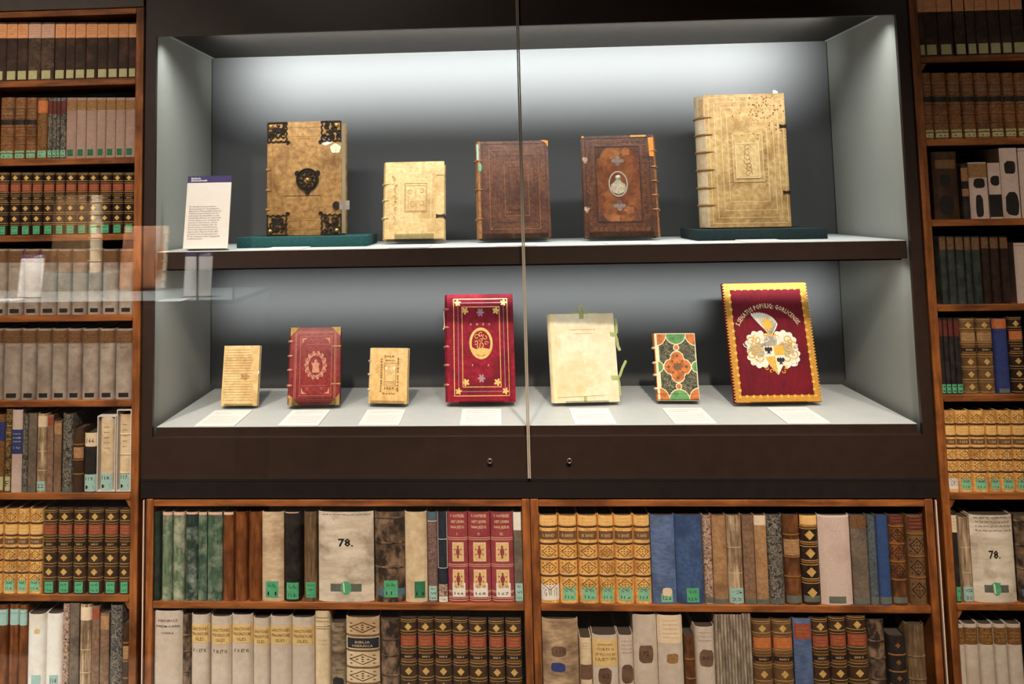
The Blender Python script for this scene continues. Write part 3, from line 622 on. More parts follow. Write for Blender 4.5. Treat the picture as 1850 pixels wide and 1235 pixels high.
GR = lambda *l: ('stk', 0.80, 0.97, 'sticker_green', l or ('Go.VI.', '12.a'), 0.2, 0.82)
ST = {
 'peach': (st_peach, 'cloth_dark'), 'tooled': (st_tooled, 'leather_tooled'), 'gold': (st_gold, 'leather_dark'), 'gold2': (st_gold, 'leather_dark2'), 'gold3': (st_gold, 'leather_brown2'),
 'vgrey': (st_vgrey, 'vellum_grey'), 'pinkcloth': (st_pinkcloth, 'cloth_rose'), 'tan': (st_tan, 'tan_gilt'),
 'marb_or': (plain('half_leather_book', 'brown marbled book with orange head label', None, [('patch', 'title_label', 0.02, 0.98, 0.05, 0.25, 'label_orange'), ('scr', 0.07, 0.23, 4, 'gilt'), ('stk', 0.865, 0.975, 'sticker_mint', ('G.XI.', '5.'), 0.1, 0.9)]), 'brown_marbled'),
 'marb_red': (plain('half_leather_book', 'thin dark marbled book with red head label', 'thin marbled books with red labels', [('patch', 'title_label', 0.02, 0.98, 0.06, 0.27, 'label_crimson'), ('line', (0.1, 0.2), 'gilt', 0.001), ('stk', 0.865, 0.975, 'sticker_mint', ('4', 'a'), 0.05, 0.95)]), 'grey_marbled'),
 'bluelab': (plain('half_leather_book', 'dark mottled book with blue head label', None, [('patch', 'title_label', 0.0, 1.0, 0.1, 0.34, 'label_blue'), ('stk', 0.8, 0.97, 'sticker_pale', (), 0.1, 0.9)]), 'brown_marbled'),
 'blackgold': (plain('half_leather_book', 'black and gold marbled book', None, [('line', (0.12, 0.2, 0.28, 0.36), 'gilt', 0.0012), ('stk', 0.81, 0.98, 'sticker_pale', ('E',), 0.05, 0.9)]), 'gold_marbled'),
 'whiteblue': (plain('cloth_book', 'cream book with dark blue title label', None, [('patch', 'title_label', 0.0, 1.0, 0.24, 0.535, 'label_blue'), ('text', 'Purkock', 0.29, 0.7, 'sticker_white'), ('text', 'STUDIEN', 0.34, 0.8, 'sticker_white'), ('text', 'SAMMLUNG', 0.385, 0.8, 'sticker_white'), ('text', '1. Teil', 0.46, 0.6, 'sticker_white')]), 'cloth_pink'),
 'greymarb': (plain('half_leather_book', 'dark grey marbled book', 'dark grey marbled books', [('stk', 0.94, 0.99, 'sticker_grey', (), 0.02, 0.98)]), 'grey_marbled'),
 'pinkmarb': (plain('half_leather_book', 'worn pale marbled book', None, [('stk', 0.92, 0.98, 'sticker_grey', (), 0.02, 0.98)]), 'pink_marbled'),
 'greycloth': (plain('cloth_book', 'plain grey-brown cloth book', 'grey-brown cloth books', [('stk', 0.945, 0.99, 'sticker_grey', (), 0.02, 0.98)]), 'greybrown_cloth'),
 'browncloth': (plain('cloth_book', 'plain brown cloth book', 'brown cloth books', [('stk', 0.94, 0.99, 'sticker_grey', (), 0.02, 0.98)]), 'brown_cloth'),
 'brownred': (plain('cloth_book', 'slim brown book with reddish head label', None, [('patch', 'title_label', 0.02, 0.98, 0.03, 0.14, 'label_red')]), 'brown_cloth'),
 'tanlab': (plain('cloth_book', 'brown book with small tan head label', None, [('patch', 'title_label', 0.0, 1.0, 0.03, 0.19, 'tan_cloth')]), 'brown_cloth'),
 'tancloth': (plain('cloth_book', 'plain tan cloth book', None, [('stk', 0.94, 0.99, 'sticker_grey', (), 0.02, 0.98)]), 'tan_cloth'),
 'tancloth2': (plain('cloth_book', 'tan cloth book with lighter head label', None, [('patch', 'title_label', 0.0, 1.0, 0.0, 0.11, 'label_cream'), ('stk', 0.94, 0.99, 'sticker_grey', (), 0.02, 0.98)]), 'tan_cloth'),
 'streak': (plain('vellum_book', 'streaked brown vellum book with beige head label', None, [('patch', 'title_label', 0.0, 1.0, 0.03, 0.17, 'label_cream'), ('line', (0.48, 0.72), 'gilt_pale', 0.0015), ('stk', 0.86, 0.975, 'sticker_teal', ('22',), 0.05, 0.9)]), 'streaked'),
 'streak2': (plain('vellum_book', 'streaked pale brown vellum book', None, [('line', (0.36, 0.65), 'gilt_pale', 0.0014), ('stk', 0.82, 0.985, 'sticker_teal', ('G', '22'), 0.04, 0.96)]), 'streaked'),
 'darkband': (plain('leather_book', 'dark brown leather book with bands', None, [('band', (0.26, 0.5, 0.72), 'gilt_dark'), ('patch', 'title_label', 0.02, 0.98, 0.3, 0.47, 'tan_cloth')]), 'leather_dark2'),
 'brownband': (plain('leather_book', 'brown leather book with tan title panel', None, [('band', (0.22, 0.47, 0.69), 'gilt_dark'), ('patch', 'title_label', 0.03, 0.97, 0.27, 0.45, 'tan_cloth'), ('scr', 0.28, 0.44, 5, 'gilt_dark'), ('stk', 0.9, 0.98, 'sticker_grey', (), 0.05, 0.95)]), 'leather_brown'),
 'goldcrop': (plain('leather_book', 'dark leather book with gilt diamonds', None, [('patch', 'title_label', 0.02, 0.98, 0.0, 0.105, 'tan_plain'), ('text', 'de', 0.02, 0.2, 'gilt_pale'), ('text', 'Salinis', 0.065, 0.65, 'gilt_pale'), ('band', (0.13, 0.325, 0.53, 0.735), 'gilt_dark'), ('line', (0.115, 0.15, 0.3, 0.35, 0.505, 0.555, 0.71, 0.76), 'gilt', 0.0016), ('dia', (0.22, 0.425, 0.635, 0.865), 0.28, 'gilt'), ('stk', 0.9, 0.97, 'sticker_grey', (), 0.05, 0.95)]), 'leather_dark'),
 'loz_br': (plain('leather_book', 'brown leather book with embossed lozenges', None, [('patch', 'title_label', 0.04, 0.96, 0.0, 0.09, 'label_crimson'), ('scr', 0.01, 0.08, 2, 'gilt'), ('band', (0.125, 0.32, 0.52, 0.72), 'gilt_dark'), ('loz', (0.22, 0.42, 0.62), 0.075, 'leather_dark'), ('stk', 0.91, 0.975, 'sticker_grey', (), 0.05, 0.95)]), 'leather_brown'),
 'loz_dk': (plain('leather_book', 'dark brown leather book with large lozenges', None, [('patch', 'title_label', 0.06, 0.97, 0.02, 0.165, 'label_crimson'), ('scr', 0.03, 0.15, 3, 'gilt'), ('band', (0.21, 0.46, 0.695), 'gilt_dark'), ('loz', (0.335, 0.58, 0.83), 0.09, 'label_black')]), 'leather_brown2'),
 'numlab': (plain('half_leather_book', 'small dark book with tan label numbered 166', None, [('patch', 'title_label', 0.0, 1.0, 0.0, 0.23, 'label_cream'), ('text', '166', 0.13, 0.6, 'ink'), ('stk', 0.7, 0.985, 'sticker_teal', ('119.', 'E'), 0.03, 0.97)]), 'leather_black'),
 'slip': (slip, 'vellum_cream'),
 'teal_lab': (plain('leather_book', 'brown leather book with pale blue head label', 'brown books with pale blue head labels', [('patch', 'shelfmark_label', 0.0, 1.0, 0.05, 0.22, 'sticker_teal'), ('scr', 0.06, 0.12, 1, 'ink')]), 'leather_warm'),
 'white': (plain('paper_book', 'plain white paper-bound book', 'plain white paper-bound books', [('stk', 0.72, 0.85, 'sticker_teal', ('114',), 0.28, 0.8)]), 'paper_white'),
 'white_stamp': (plain('paper_book', 'plain white paper-bound book with round stamp', None, [('blot', 0.2, 0.58, 0.16, 0.03, 'label_tan'), ('stk', 0.72, 0.85, 'sticker_teal', (), 0.3, 0.82)]), 'paper_white'),
 'gdark': (plain('cloth_book', 'very dark green book', None), 'green_dark'), 'gpale': (plain('cloth_book', 'worn pale green book', None, [('patch', 'head_label', 0.0, 1.0, 0.0, 0.035, 'label_pink')]), 'green_pale'),
 'green': (plain('cloth_book', 'worn green book', None, [('patch', 'head_label', 0.02, 0.98, 0.0, 0.03, 'label_pink')]), 'green_cloth'),
 'gdeep': (plain('cloth_book', 'scuffed deep green book', None, [('patch', 'head_label', 0.02, 0.98, 0.0, 0.025, 'label_pink')]), 'green_deep'),
 'warm': (plain('leather_book', 'warm brown leather book', 'warm brown leather books'), 'leather_warm'), 'warm_lab': (plain('leather_book', 'warm brown leather book with cream head strip', None, [('patch', 'head_label', 0.1, 0.95, 0.0, 0.03, 'label_cream')]), 'leather_warm'),
 'beige': (plain('cloth_book', 'thick beige cloth book with green label', None, [('stk', 0.775, 0.955, 'sticker_green', ('Go.Xe.', '11'), 0.18, 0.76)]), 'beige_cloth'),
 'black': (plain('leather_book', 'black book with green label', None, [('patch', 'head_strip', 0.05, 0.9, 0.0, 0.012, 'label_pink'), ('stk', 0.79, 0.975, 'sticker_green', ('Go.Xe.', '11.b.'), 0.15, 0.88)]), 'leather_black'),
 'browngr': (plain('vellum_book', 'slim streaked brown book with green label', None, [('scr', 0.02, 0.05, 1, 'ink', 0.15, 0.85), ('stk', 0.785, 0.955, 'sticker_green', ('Go.Xe.', '2', '11.c'), 0.15, 0.93)]), 'streaked_dark'),
 'l78': (linen78, 'linen_78'),
 'crackle': (plain('leather_book', 'cracked dark leather book with green label', None, [('band', (0.065, 0.345, 0.615)), ('patch', 'tape', 0.1, 1.0, 0.85, 0.93, 'label_steel'), ('stk', 0.76, 0.945, 'sticker_green', ('Go.Xe.', '11.'), 0.3, 0.76)]), 'leather_crackle'),
 'creamgr': (plain('vellum_book', 'cream vellum book with torn dark green label', None, [('stk', 0.77, 0.95, 'sticker_darkgreen', ('', '11'), 0.42, 0.9)]), 'vellum_cream'),
 'purple': (plain('half_leather_book', 'purple marbled book with blue head label', None, [('patch', 'title_label', 0.05, 0.95, 0.0, 0.085, 'label_steel'), ('line', (0.1,), 'gilt_pale', 0.002), ('stk', 0.82, 0.975, 'sticker_teal', ('Go', 'VI', '164'), 0.08, 0.9)]), 'purple_marbled'),
 'blackline': (plain('leather_book', 'slim black book with white edge lines', None, [('line', (0.3, 0.62), 'sticker_white', 0.0012), ('patch', 'edge_line', 0.0, 0.06, 0.0, 0.62, 'sticker_white'), ('patch', 'edge_line', 0.94, 1.0, 0.0, 0.62, 'sticker_white'), ('patch', 'torn_label', 0.05, 0.95, 0.8, 0.93, 'pink_marbled'), ('stk', 0.935, 0.995, 'sticker_white', ('YYIK',), 0.05, 0.95)]), 'black_blue'),
 'jezus': (jezus, 'red_cloth'),
 'greyslim': (plain('cloth_book', 'slim dark grey book with white head label', None, [('patch', 'title_label', 0.0, 0.9, 0.0, 0.2, 'sticker_white'), ('stk', 0.785, 0.975, 'sticker_teal', ('Go.', 'VI', '169'), 0.1, 0.95)]), 'greybrown_cloth'),
 'blue1': (plain('cloth_book', 'thick blue cloth book with torn label', None, [('line', (0.69,), 'label_steel', 0.001), ('stk', 0.88, 0.98, 'sticker_mint', ('12.a',), 0.34, 0.82), ('blot', 0.865, 0.6, 0.2, 0.05, 'label_cream')]), 'blue_cloth'),
 'blue2': (plain('cloth_book', 'thick dark blue cloth book with green label', None, [('stk', 0.82, 0.98, 'sticker_green', ('G.VII.', '12.b'), 0.34, 0.8)]), 'blue_dark'),
 'whitecut': (plain('paper_book', 'broad white book with grey shelfmark label', None, [('line', (0.015,), 'sticker_white', 0.002), ('scr', 0.15, 0.2, 1, 'ink_faint', 0.35, 0.65), ('stk', 0.905, 0.98, 'sticker_grey', (), 0.22, 0.75)]), 'cloth_pink'),
 'brownlab': (plain('cloth_book', 'brown cloth book with dark red head label', None, [('patch', 'title_label', 0.02, 0.98, 0.0, 0.145, 'label_darkbrown'), ('scr', 0.02, 0.13, 3, 'gilt_dark'), ('stk', 0.93, 0.985, 'sticker_grey', (), 0.03, 0.97)]), 'greybrown_cloth'),
 'bluemarb': (plain('half_leather_book', 'slim dark blue marbled book', None, [('stk', 0.91, 0.985, 'sticker_grey', (), 0.03, 0.97)]), 'blue_marbled'),
 'blueplain': (plain('cloth_book', 'bright blue cloth book', None, [('stk', 0.91, 0.985, 'sticker_grey', (), 0.03, 0.97)]), 'blue_plain'),
 'bigwhite': (plain('vellum_book', 'thick white vellum book titled in faded ink', None, [('text', 'HENRICI', 0.1, 0.66, 'ink_brown', None, 0.006), ('text', 'MEIBOMII', 0.16, 0.8, 'ink', None, 0.005), ('text', 'OPERA', 0.23, 0.45, 'ink_brown', None, 0.005)]), 'vellum_white'),
 'wp1': (white_printed(('SANCTIONES', 'PRAGMATICAE', 'SILES.'), 'P. I. ET II.'), 'vellum_white'), 'wp2': (white_printed(('SANCTIONES', 'PRAGMATICAE', 'SILES.'), 'P. III. ET IV.'), 'vellum_white'),
 'wp3': (white_printed(('SANCTIONES', 'PRAGMATICAE', 'SILES.'), 'P. V. ET VI.'), 'vellum_white'), 'wp4': (white_printed(('SANCTIONES', 'PRAGMATICAE', 'SILES.')), 'vellum_white'),
 'scroll': (plain('vellum_book', 'slender cream vellum book with inked head', None, [('scr', 0.05, 0.2, 4, 'ink', 0.1, 0.9, None, 0.0012), ('band', (0.15,)), ('scr', 0.28, 0.36, 2, 'ink_brown', 0.2, 0.8)]), 'vellum_cream'),
 'damaged': (plain('leather_book', 'damaged grey-brown leather book', None, [('blot', 0.75, 0.5, 0.4, 0.12, 'patch_black')]), 'damaged'),
 'biblia': (plain('leather_book', 'thick pale gilt book titled Biblia Hebraica', None, [('band', (0.195, 0.36, 0.545, 0.72), 'leather_brown2'), ('patch', 'title_label', 0.04, 0.98, 0.225, 0.335, 'black_blue'), ('text', 'BIBLIA', 0.268, 0.45, 'gilt_pale', None, 0.0055), ('text', 'HEBRAICA', 0.308, 0.62, 'gilt_pale', None, 0.0055), ('loz', (0.105, 0.455, 0.635, 0.815), 0.06, 'leather_brown')]), 'vellum_cream'),
 'oldbrown': (plain('leather_book', 'worn brown leather book with raised bands', 'worn brown leather books with bands', [('band', (0.22, 0.4, 0.62))]), 'leather_crackle'),
 'box112': (plain('vellum_book', 'thick stained vellum book marked 112', None, [('blot', 0.35, 0.45, 0.21, 0.055, 'patch_brown'), ('text', '112', 0.35, 0.25, 'ink', None, 0.008), ('blot', 0.52, 0.42, 0.2, 0.05, 'label_blue')]), 'brown_box'),
 'small_pat': (plain('vellum_book', 'small pale book with dark brown patch', None, [('scr', 0.05, 0.16, 3, 'ink_brown', 0.15, 0.85), ('patch', 'leather_patch', 0.02, 0.98, 0.36, 0.56, 'patch_brown'), ('patch', 'shelfmark_label', 0.0, 1.0, 0.76, 0.9, 'label_blue')]), 'vellum_cream'),
 'lilietum': (plain('vellum_book', 'cream book with yellow printed label Liliettum', None, [('patch', 'title_label', 0.0, 1.0, 0.05, 0.4, 'label_tan'), ('text', 'Johannis', 0.12, 0.6, 'ink_brown', None, 0.006), ('text', 'CURTIUS', 0.18, 0.7, 'ink_brown', None, 0.006), ('text', 'ET POLITICUM', 0.25, 0.75, 'ink_brown', None, 0.006), ('text', 'LILIETUM', 0.31, 0.78, 'ink_brown', None, 0.007), ('blot', 0.53, 0.46, 0.28, 0.11, 'patch_brown'), ('text', '62', 0.53, 0.3, 'ink', None, 0.01)]), 'vellum_white'),
 'cream_pat': (plain('vellum_book', 'cream book with broad brown stain', None, [('scr', 0.05, 0.25, 4, 'ink_brown', 0.2, 0.9), ('blot', 0.5, 0.55, 0.42, 0.12, 'patch_brown'), ('patch', 'shelfmark_label', 0.05, 1.0, 0.86, 0.97, 'label_blue')]), 'vellum_white'),
 'w92': (plain('vellum_book', 'tall white book with patch numbered 92', None, [('blot', 0.4, 0.5, 0.31, 0.095, 'patch_brown'), ('text', '92', 0.39, 0.25, 'ink', None, 0.011)]), 'vellum_white'),
 'wstain': (plain('vellum_book', 'tall white book with tan head label', None, [('patch', 'title_label', 0.0, 1.0, 0.0, 0.29, 'label_cream'), ('scr', 0.03, 0.25, 5, 'ink_brown', 0.2, 0.8), ('blot', 0.44, 0.55, 0.24, 0.05, 'label_brown')]), 'vellum_white'),
 'smalldark': (plain('leather_book', 'small dark brown leather book', None, [('band', (0.3, 0.55), 'gilt_dark'), ('loz', (0.7,), 0.07, 'label_black')]), 'leather_brown'),
 'w90': (plain('vellum_book', 'white book with patch numbered 90', None, [('scr', 0.04, 0.18, 3, 'ink_brown', 0.15, 0.85), ('blot', 0.36, 0.55, 0.36, 0.1, 'patch_brown'), ('text', '90', 0.36, 0.36, 'ink', None, 0.010)]), 'vellum_white'),
 'pamph': (plain('pamphlet', 'thin greyish pamphlet', 'thin greyish pamphlets in a row'), 'pamphlet'),
 'bluered': (plain('cloth_book', 'steel blue cloth book with red label', None, [('patch', 'title_label', 0.04, 0.97, 0.05, 0.21, 'label_red'), ('scr', 0.08, 0.19, 3, 'gilt')]), 'blue_cloth'),
 'blackbr': (plain('leather_book', 'small blackish leather book with gilt lines', None, [('band', (0.24, 0.45, 0.62, 0.8), 'gilt_dark'), ('dia', (0.12, 0.33, 0.53), 0.16, 'gilt_dark')]), 'leather_black'),
 'bigbrown': (plain('leather_book', 'broad dull brown leather book', None, [('band', (0.35, 0.6), None)]), 'streaked_dark'),
 'darkstain': (plain('leather_book', 'thick dark leather book with ragged black labels', None, [('blot', 0.42, 0.45, 0.22, 0.09, 'patch_black'), ('blot', 0.78, 0.45, 0.28, 0.14, 'patch_black'), ('patch', 'title_label', 0.1, 0.9, 0.12, 0.25, 'label_darkbrown')]), 'leather_dark2'),
 'twotone': (plain('leather_book', 'slim dark book with brown head patch', None, [('patch', 'title_label', 0.05, 0.95, 0.05, 0.3, 'label_brown'), ('patch', 'title_label', 0.05, 0.95, 0.44, 0.58, 'label_brown')]), 'leather_black'),
 'wblack1': (plain('vellum_book', 'white book with ragged black patches', None, [('patch', 'title_label', 0.0, 1.0, 0.02, 0.27, 'label_brown'), ('scr', 0.05, 0.25, 4, 'gilt_dark'), ('blot', 0.37, 0.5, 0.3, 0.085, 'patch_black'), ('blot', 0.78, 0.45, 0.2, 0.2, 'patch_black')]), 'cloth_pink'),
 'wblack2': (plain('vellum_book', 'white book with black lower half', None, [('blot', 0.32, 0.5, 0.36, 0.09, 'patch_black'), ('patch', 'leather_patch', 0.0, 1.0, 0.57, 0.97, 'patch_black')]), 'cloth_pink'),
 'wblack3': (plain('vellum_book', 'tall white book with two black patches', None, [('blot', 0.28, 0.5, 0.32, 0.09, 'patch_black'), ('blot', 0.8, 0.52, 0.38, 0.165, 'patch_black')]), 'cloth_pink'),
 'wplainR': (plain('vellum_book', 'pale book at the picture edge', None, [('line', (0.04,), 'ink_brown', 0.001)]), 'cloth_pink'),
 'gthin': (plain('cloth_book', 'slim dark green-grey book', 'slim dark green-grey books', [('patch', 'title_label', 0.05, 0.95, 0.02, 0.2, 'label_darkbrown')]), 'thin_green'),
 'bthin': (plain('leather_book', 'slim very dark brown book', 'slim very dark brown books', [('patch', 'title_label', 0.05, 0.95, 0.02, 0.18, 'label_darkbrown')]), 'leather_dark'),
 'thinsticker': (plain('half_leather_book', 'slim blackish book with green label', 'slim blackish books with green labels', [('patch', 'title_label', 0.04, 0.96, 0.03, 0.24, 'label_crimson'), ('stk', 0.87, 0.985, 'sticker_green', ('8', 'a'), 0.05, 0.95)]), 'leather_black'),
 'blueor': (plain('cloth_book', 'navy cloth book with orange head label', None, [('patch', 'title_label', 0.0, 1.0, 0.01, 0.14, 'label_orange'), ('stk', 0.93, 0.985, 'sticker_grey', (), 0.15, 0.85)]), 'label_blue'),
 'blackbeige': (plain('leather_book', 'black book with beige head label', None, [('patch', 'title_label', 0.05, 0.95, 0.04, 0.23, 'label_cream'), ('scr', 0.06, 0.2, 4, 'ink', 0.2, 0.8), ('stk', 0.83, 0.985, 'sticker_green', ('Go.Xe.', '11'), 0.15, 0.92)]), 'leather_black'),
 'whitemarb': (whitemarb, 'vellum_white'),
}
def P(s): return s
# rows: (which bookcase, shelf word, shelf z, pixel row used to read x, default head row, [(x0, x1, head row or None, style, options)])
def same(st, xs, top=None, **o): return [(a, b, top, st, o) for a, b in zip(xs[0::2], xs[1::2])]
LC, RC, BL, BR_ = 'left bookcase', 'right bookcase', 'lower left bay', 'lower right bay'
ROWS = [
 (LC, 'top', LZ[0], 90, 40, same('peach', [-14, 9.2, 9.7, 28.8, 29.2, 48], L=1) + same('peach', [48.3, 71.3, 71.7, 95.7], pink=1, L=1) + same('peach', [97, 116.3, 117, 133.7, 134, 153, 153.5, 174, 174.3, 193, 193.3, 212, 212.3, 230.3, 230.7, 249.6], L=1)),
 (LC, 'second', LZ[1], 230, 176, same('tooled', [-3, 23.3, 23.8, 43.9, 44.5, 63.8]) + same('marb_or', [64.4, 83.8]) + same('marb_red', [84.5, 92.8, 93, 100.6, 100.9, 106.8, 107, 117.7]) + same('pinkcloth', [118, 136.3, 136.6, 153.9, 154.2, 173, 173.3, 189.3, 189.6, 207.2, 207.5, 224.4, 224.8, 244.6])),
 (LC, 'third', LZ[2], 365, 311, same('gold', [-9, 12.4, 15, 34.8, 35.2, 54.6, 55, 74.4, 75, 96, 97, 115, 115.5, 136.2, 136.7, 156.4, 156.8, 177, 177.5, 199.5, 200, 221, 221.6, 242])),
 (LC, 'fourth', LZ[3], 510, 450, same('vgrey', [-18, 9.4, 10, 39, 40, 68.4, 69, 99.6, 100.6, 126, 127, 155, 156, 181, 182, 211, 212, 239.5])),
 (LC, 'fifth', LZ[4], 660, 594, same('vgrey', [-28, 1.5, 2.5, 34.6, 35.2, 62.3, 63, 89.8, 90.2, 118.3, 118.7, 144.3, 145, 175, 176, 204.6, 205.2, 239])),
 (LC, 'sixth', LZ[5], 820, 748, [(-8, 6.2, 749, 'bluelab', {}), (7, 18.5, 740, 'blackgold', {}), (18.8, 37.7, 741, 'whiteblue', {}), (38.2, 48.3, 748, 'greymarb', {}), (48.8, 63.8, 747, 'greycloth', {}), (64.2, 82.3, 748, 'streak', {}), (83, 94.5, 750, 'brownred', {}), (95.2, 109, 761, 'tanlab', {}), (110, 128.8, 748, 'greymarb', {}), (129.5, 149, 774, 'darkband', {}), (150, 173, 782.5, 'numlab', {}),
   (178.5, 203.5, 754, 'slip', dict(n='118.', c=(174, 207.3, 752))), (213.3, 235.5, 749, 'slip', dict(n='117.', c=(209, 239.6, 740.5), bands=1))]),
 (LC, 'seventh', LZ[6], 1000, 920, same('tan', [-20, 2.2, 3.5, 28.3, 29, 49, 49.7, 74]) + same('gold2', [75, 99.7, 101, 127.5, 129.2, 153.2, 155.2, 183.3, 185.4, 210.8, 213, 240.8])),
 (LC, 'eighth', LZ[7], 1170, 1094, [(-9, 10, 1094, 'teal_lab', {}), (13.5, 31, 1093, 'teal_lab', {}), (31.6, 45.3, 1094, 'teal_lab', {}), (46, 78.2, 1111, 'white_stamp', {}), (79.8, 110, 1110, 'white', {}), (111, 123, 1092, 'pinkmarb', {}), (123.6, 140.3, 1091, 'greycloth', {}), (141.3, 162.6, 1093, 'streak', {}), (163.8, 177.6, 1096, 'brownred', {}), (178.8, 195, 1109, 'tanlab', {}), (196.2, 219, 1095, 'greymarb', {}), (220, 244, 1127, 'darkband', {})]),
 (BL, 'upper', CZ[0], 1000, 926, [(271, 288, None, 'gdark', {}), (291, 309.3, None, 'gpale', {}), (310.5, 332, None, 'gpale', {}), (333, 356, None, 'gdeep', {}), (357, 372.6, None, 'green', {}), (373.4, 400.4, None, 'green', {}), (401, 421.3, None, 'warm_lab', {}), (423, 445, None, 'warm', {}), (448, 471.4, None, 'warm', {}), (472, 511.6, None, 'beige', {}), (512.2, 542, None, 'black', {}), (548, 571, None, 'browngr', {}), (574, 674.4, None, 'l78', {}), (676.5, 730.4, None, 'crackle', {}), (731, 771, None, 'creamgr', {}), (772, 790, None, 'purple', {}), (790.5, 808.4, None, 'blackline', {}), (809, 845.2, None, 'jezus', {}), (846, 886.2, None, 'jezus', {}), (887, 927.6, None, 'jezus', {}), (928.2, 944, None, 'greyslim', {})]),
 (BR_, 'upper', CZ[0], 1000, 932, same('tan', [975, 1009.4], crop=1, white=1) + same('tan', [1010.4, 1043.8, 1045.4, 1081.2, 1082.4, 1110.6, 1111.4, 1145.6, 1146.6, 1176.6], crop=1) + [(1177.4, 1221.3, None, 'blue1', {}), (1221.9, 1271, None, 'blue2', {}), (1272, 1288, None, 'pinkmarb', {}), (1288.6, 1314, None, 'tancloth', {}), (1314.6, 1343, None, 'streak2', {}), (1343.6, 1364.6, None, 'browncloth', {}), (1365.2, 1387.5, None, 'tancloth2', {}), (1388, 1417, None, 'greymarb', {}), (1417.6, 1448.3, None, 'brownband', {}), (1449, 1481.6, None, 'goldcrop', {}), (1482.2, 1540, None, 'whitecut', {}), (1540.6, 1570, None, 'brownlab', {}), (1570.6, 1586.4, None, 'bluemarb', {}), (1587, 1610, None, 'blueplain', {}), (1610.6, 1639, None, 'loz_br', {}), (1643, 1674.6, None, 'loz_dk', {})]),
 (BL, 'lower', CZ[1], 1180, 1118, [(274, 327, 1105, 'bigwhite', {}), (328, 342.4, 1112, 'oldbrown', {}), (343, 376.6, 1112, 'wp1', {}), (379, 416, 1115, 'wp2', {}), (416.6, 454.8, 1112, 'wp3', {}), (455.6, 486, 1118, 'wp4', {}), (486.6, 525.2, 1115, 'wp4', {}), (525.8, 566.6, 1117, 'wp4', {}), (568, 596, 1105, 'scroll', {}), (597, 623.6, 1127, 'damaged', {}), (624.4, 685, 1117, 'biblia', {}), (687.4, 720.4, 1122, 'oldbrown', {})] + [(a, b, t, 'gold2', dict(s=0)) for a, b, t in ((722.4, 752.8, 1118), (754.2, 783.6, 1118), (785, 816, 1118), (817.4, 846.4, 1119), (847.4, 880, 1121), (883, 912, 1121), (914, 943, 1121))]),
 (BR_, 'lower', CZ[1], 1180, 1120, [(980.5, 1046, 1120, 'box112', {}), (1048, 1069.6, 1154, 'small_pat', {}), (1071, 1117, 1149, 'lilietum', {}), (1118, 1145.3, 1149, 'cream_pat', {}), (1146, 1189.4, 1112, 'w92', {}), (1190, 1236, 1113, 'wstain', {}), (1238, 1256.8, 1151, 'smalldark', {}), (1257.4, 1293.6, 1134, 'w90', {})] + [(1294.4 + 5.5 * k, 1299.4 + 5.5 * k, 1112 if k < 9 else 1110, 'pamph', {}) for k in range(12)] + [(1362.5, 1397.6, 1121, 'gold3', dict(s=0, lab='label_orange', d='brown leather gilt book with orange label')), (1399, 1435.6, 1121, 'gold3', dict(s=0, lab='label_orange', d='brown leather gilt book with orange label')), (1436.4, 1469.8, 1119, 'bluered', {}), (1470.6, 1501, 1117, 'gold2', dict(s=0)), (1502.4, 1533, 1115, 'gold2', dict(s=0)), (1534.4, 1571, 1113, 'gold2', dict(s=0)), (1572.4, 1603, 1122, 'oldbrown', {}), (1608, 1640, 1150, 'blackbr', {}), (1642.4, 1676, 1130, 'bigbrown', {})]),
 (RC, 'top', RZ[0], 60, -10, same('peach', [1652, 1671.6, 1672, 1697, 1697.6, 1724.6, 1726, 1746.6, 1748, 1765.6, 1766.2, 1787.6, 1788.2, 1809.8, 1810.4, 1830, 1830.6, 1853])),
 (RC, 'second', RZ[1], 190, 131, same('tooled', [1663, 1686.6, 1687.2, 1715, 1716, 1739, 1740, 1764.4, 1765, 1789.4, 1790, 1814, 1815, 1837, 1838, 1861], s='sticker_pale')),
 (RC, 'third', RZ[2], 340, 294, [(1690, 1736, 274, 'darkstain', {}), (1739, 1753, 298, 'twotone', {}), (1754, 1788, 293, 'wblack1', {}), (1789, 1811.6, 294, 'wblack2', {}), (1812.4, 1845, 267, 'wblack3', {}), (1846, 1874, 267, 'wplainR', {})]),
 (RC, 'fourth', RZ[3], 490, 427, same('gthin', [1701, 1714, 1715, 1729.6, 1730.4, 1746, 1746.6, 1758.6, 1759.4, 1776]) + same('bthin', [1777, 1792, 1793, 1810, 1811, 1827]) + [(1837, 1862, 439, 'wplainR', {})]),
 (RC, 'fifth', RZ[4], 640, 575, same('thinsticker', [1697, 1707.6, 1708.2, 1717, 1717.6, 1727, 1727.6, 1738.6]) + same('gold3', [1739.6, 1768.2, 1769, 1798.4], s=0, lab='tan_cloth', d='brown leather book with gilt diamonds') + [(1799.2, 1826, None, 'blueor', {}), (1827.2, 1854, 572, 'gold', dict(s=0, lab='label_orange'))]),
 (RC, 'sixth', RZ[5], 820, 742, same('tan', [1704.6, 1731.4], white=1) + same('tan', [1732, 1756.8, 1757.6, 1785.6, 1786.4, 1807.2, 1808, 1833.6, 1834.4, 1860])),
 (RC, 'seventh', RZ[6], 1010, 933, [(1713, 1735, 925, 'blackbeige', {}), (1738.6, 1758, 935, 'streak2', {}), (1760, 1838, 932, 'l78', dict(top=1)), (1841, 1884, 933, 'crackle', {})]),
 (RC, 'eighth', RZ[7], 1180, 1129, same('whitemarb', [1718, 1745.6, 1746.4, 1772, 1773, 1800, 1801, 1824, 1825, 1852])),
]
ORD = ['first', 'second', 'third', 'fourth', 'fifth', 'sixth', 'seventh', 'eighth', 'ninth', 'tenth', 'eleventh', 'twelfth', 'thirteenth', 'fourteenth', 'fifteenth', 'sixteenth', 'seventeenth', 'eighteenth', 'nineteenth', 'twentieth']
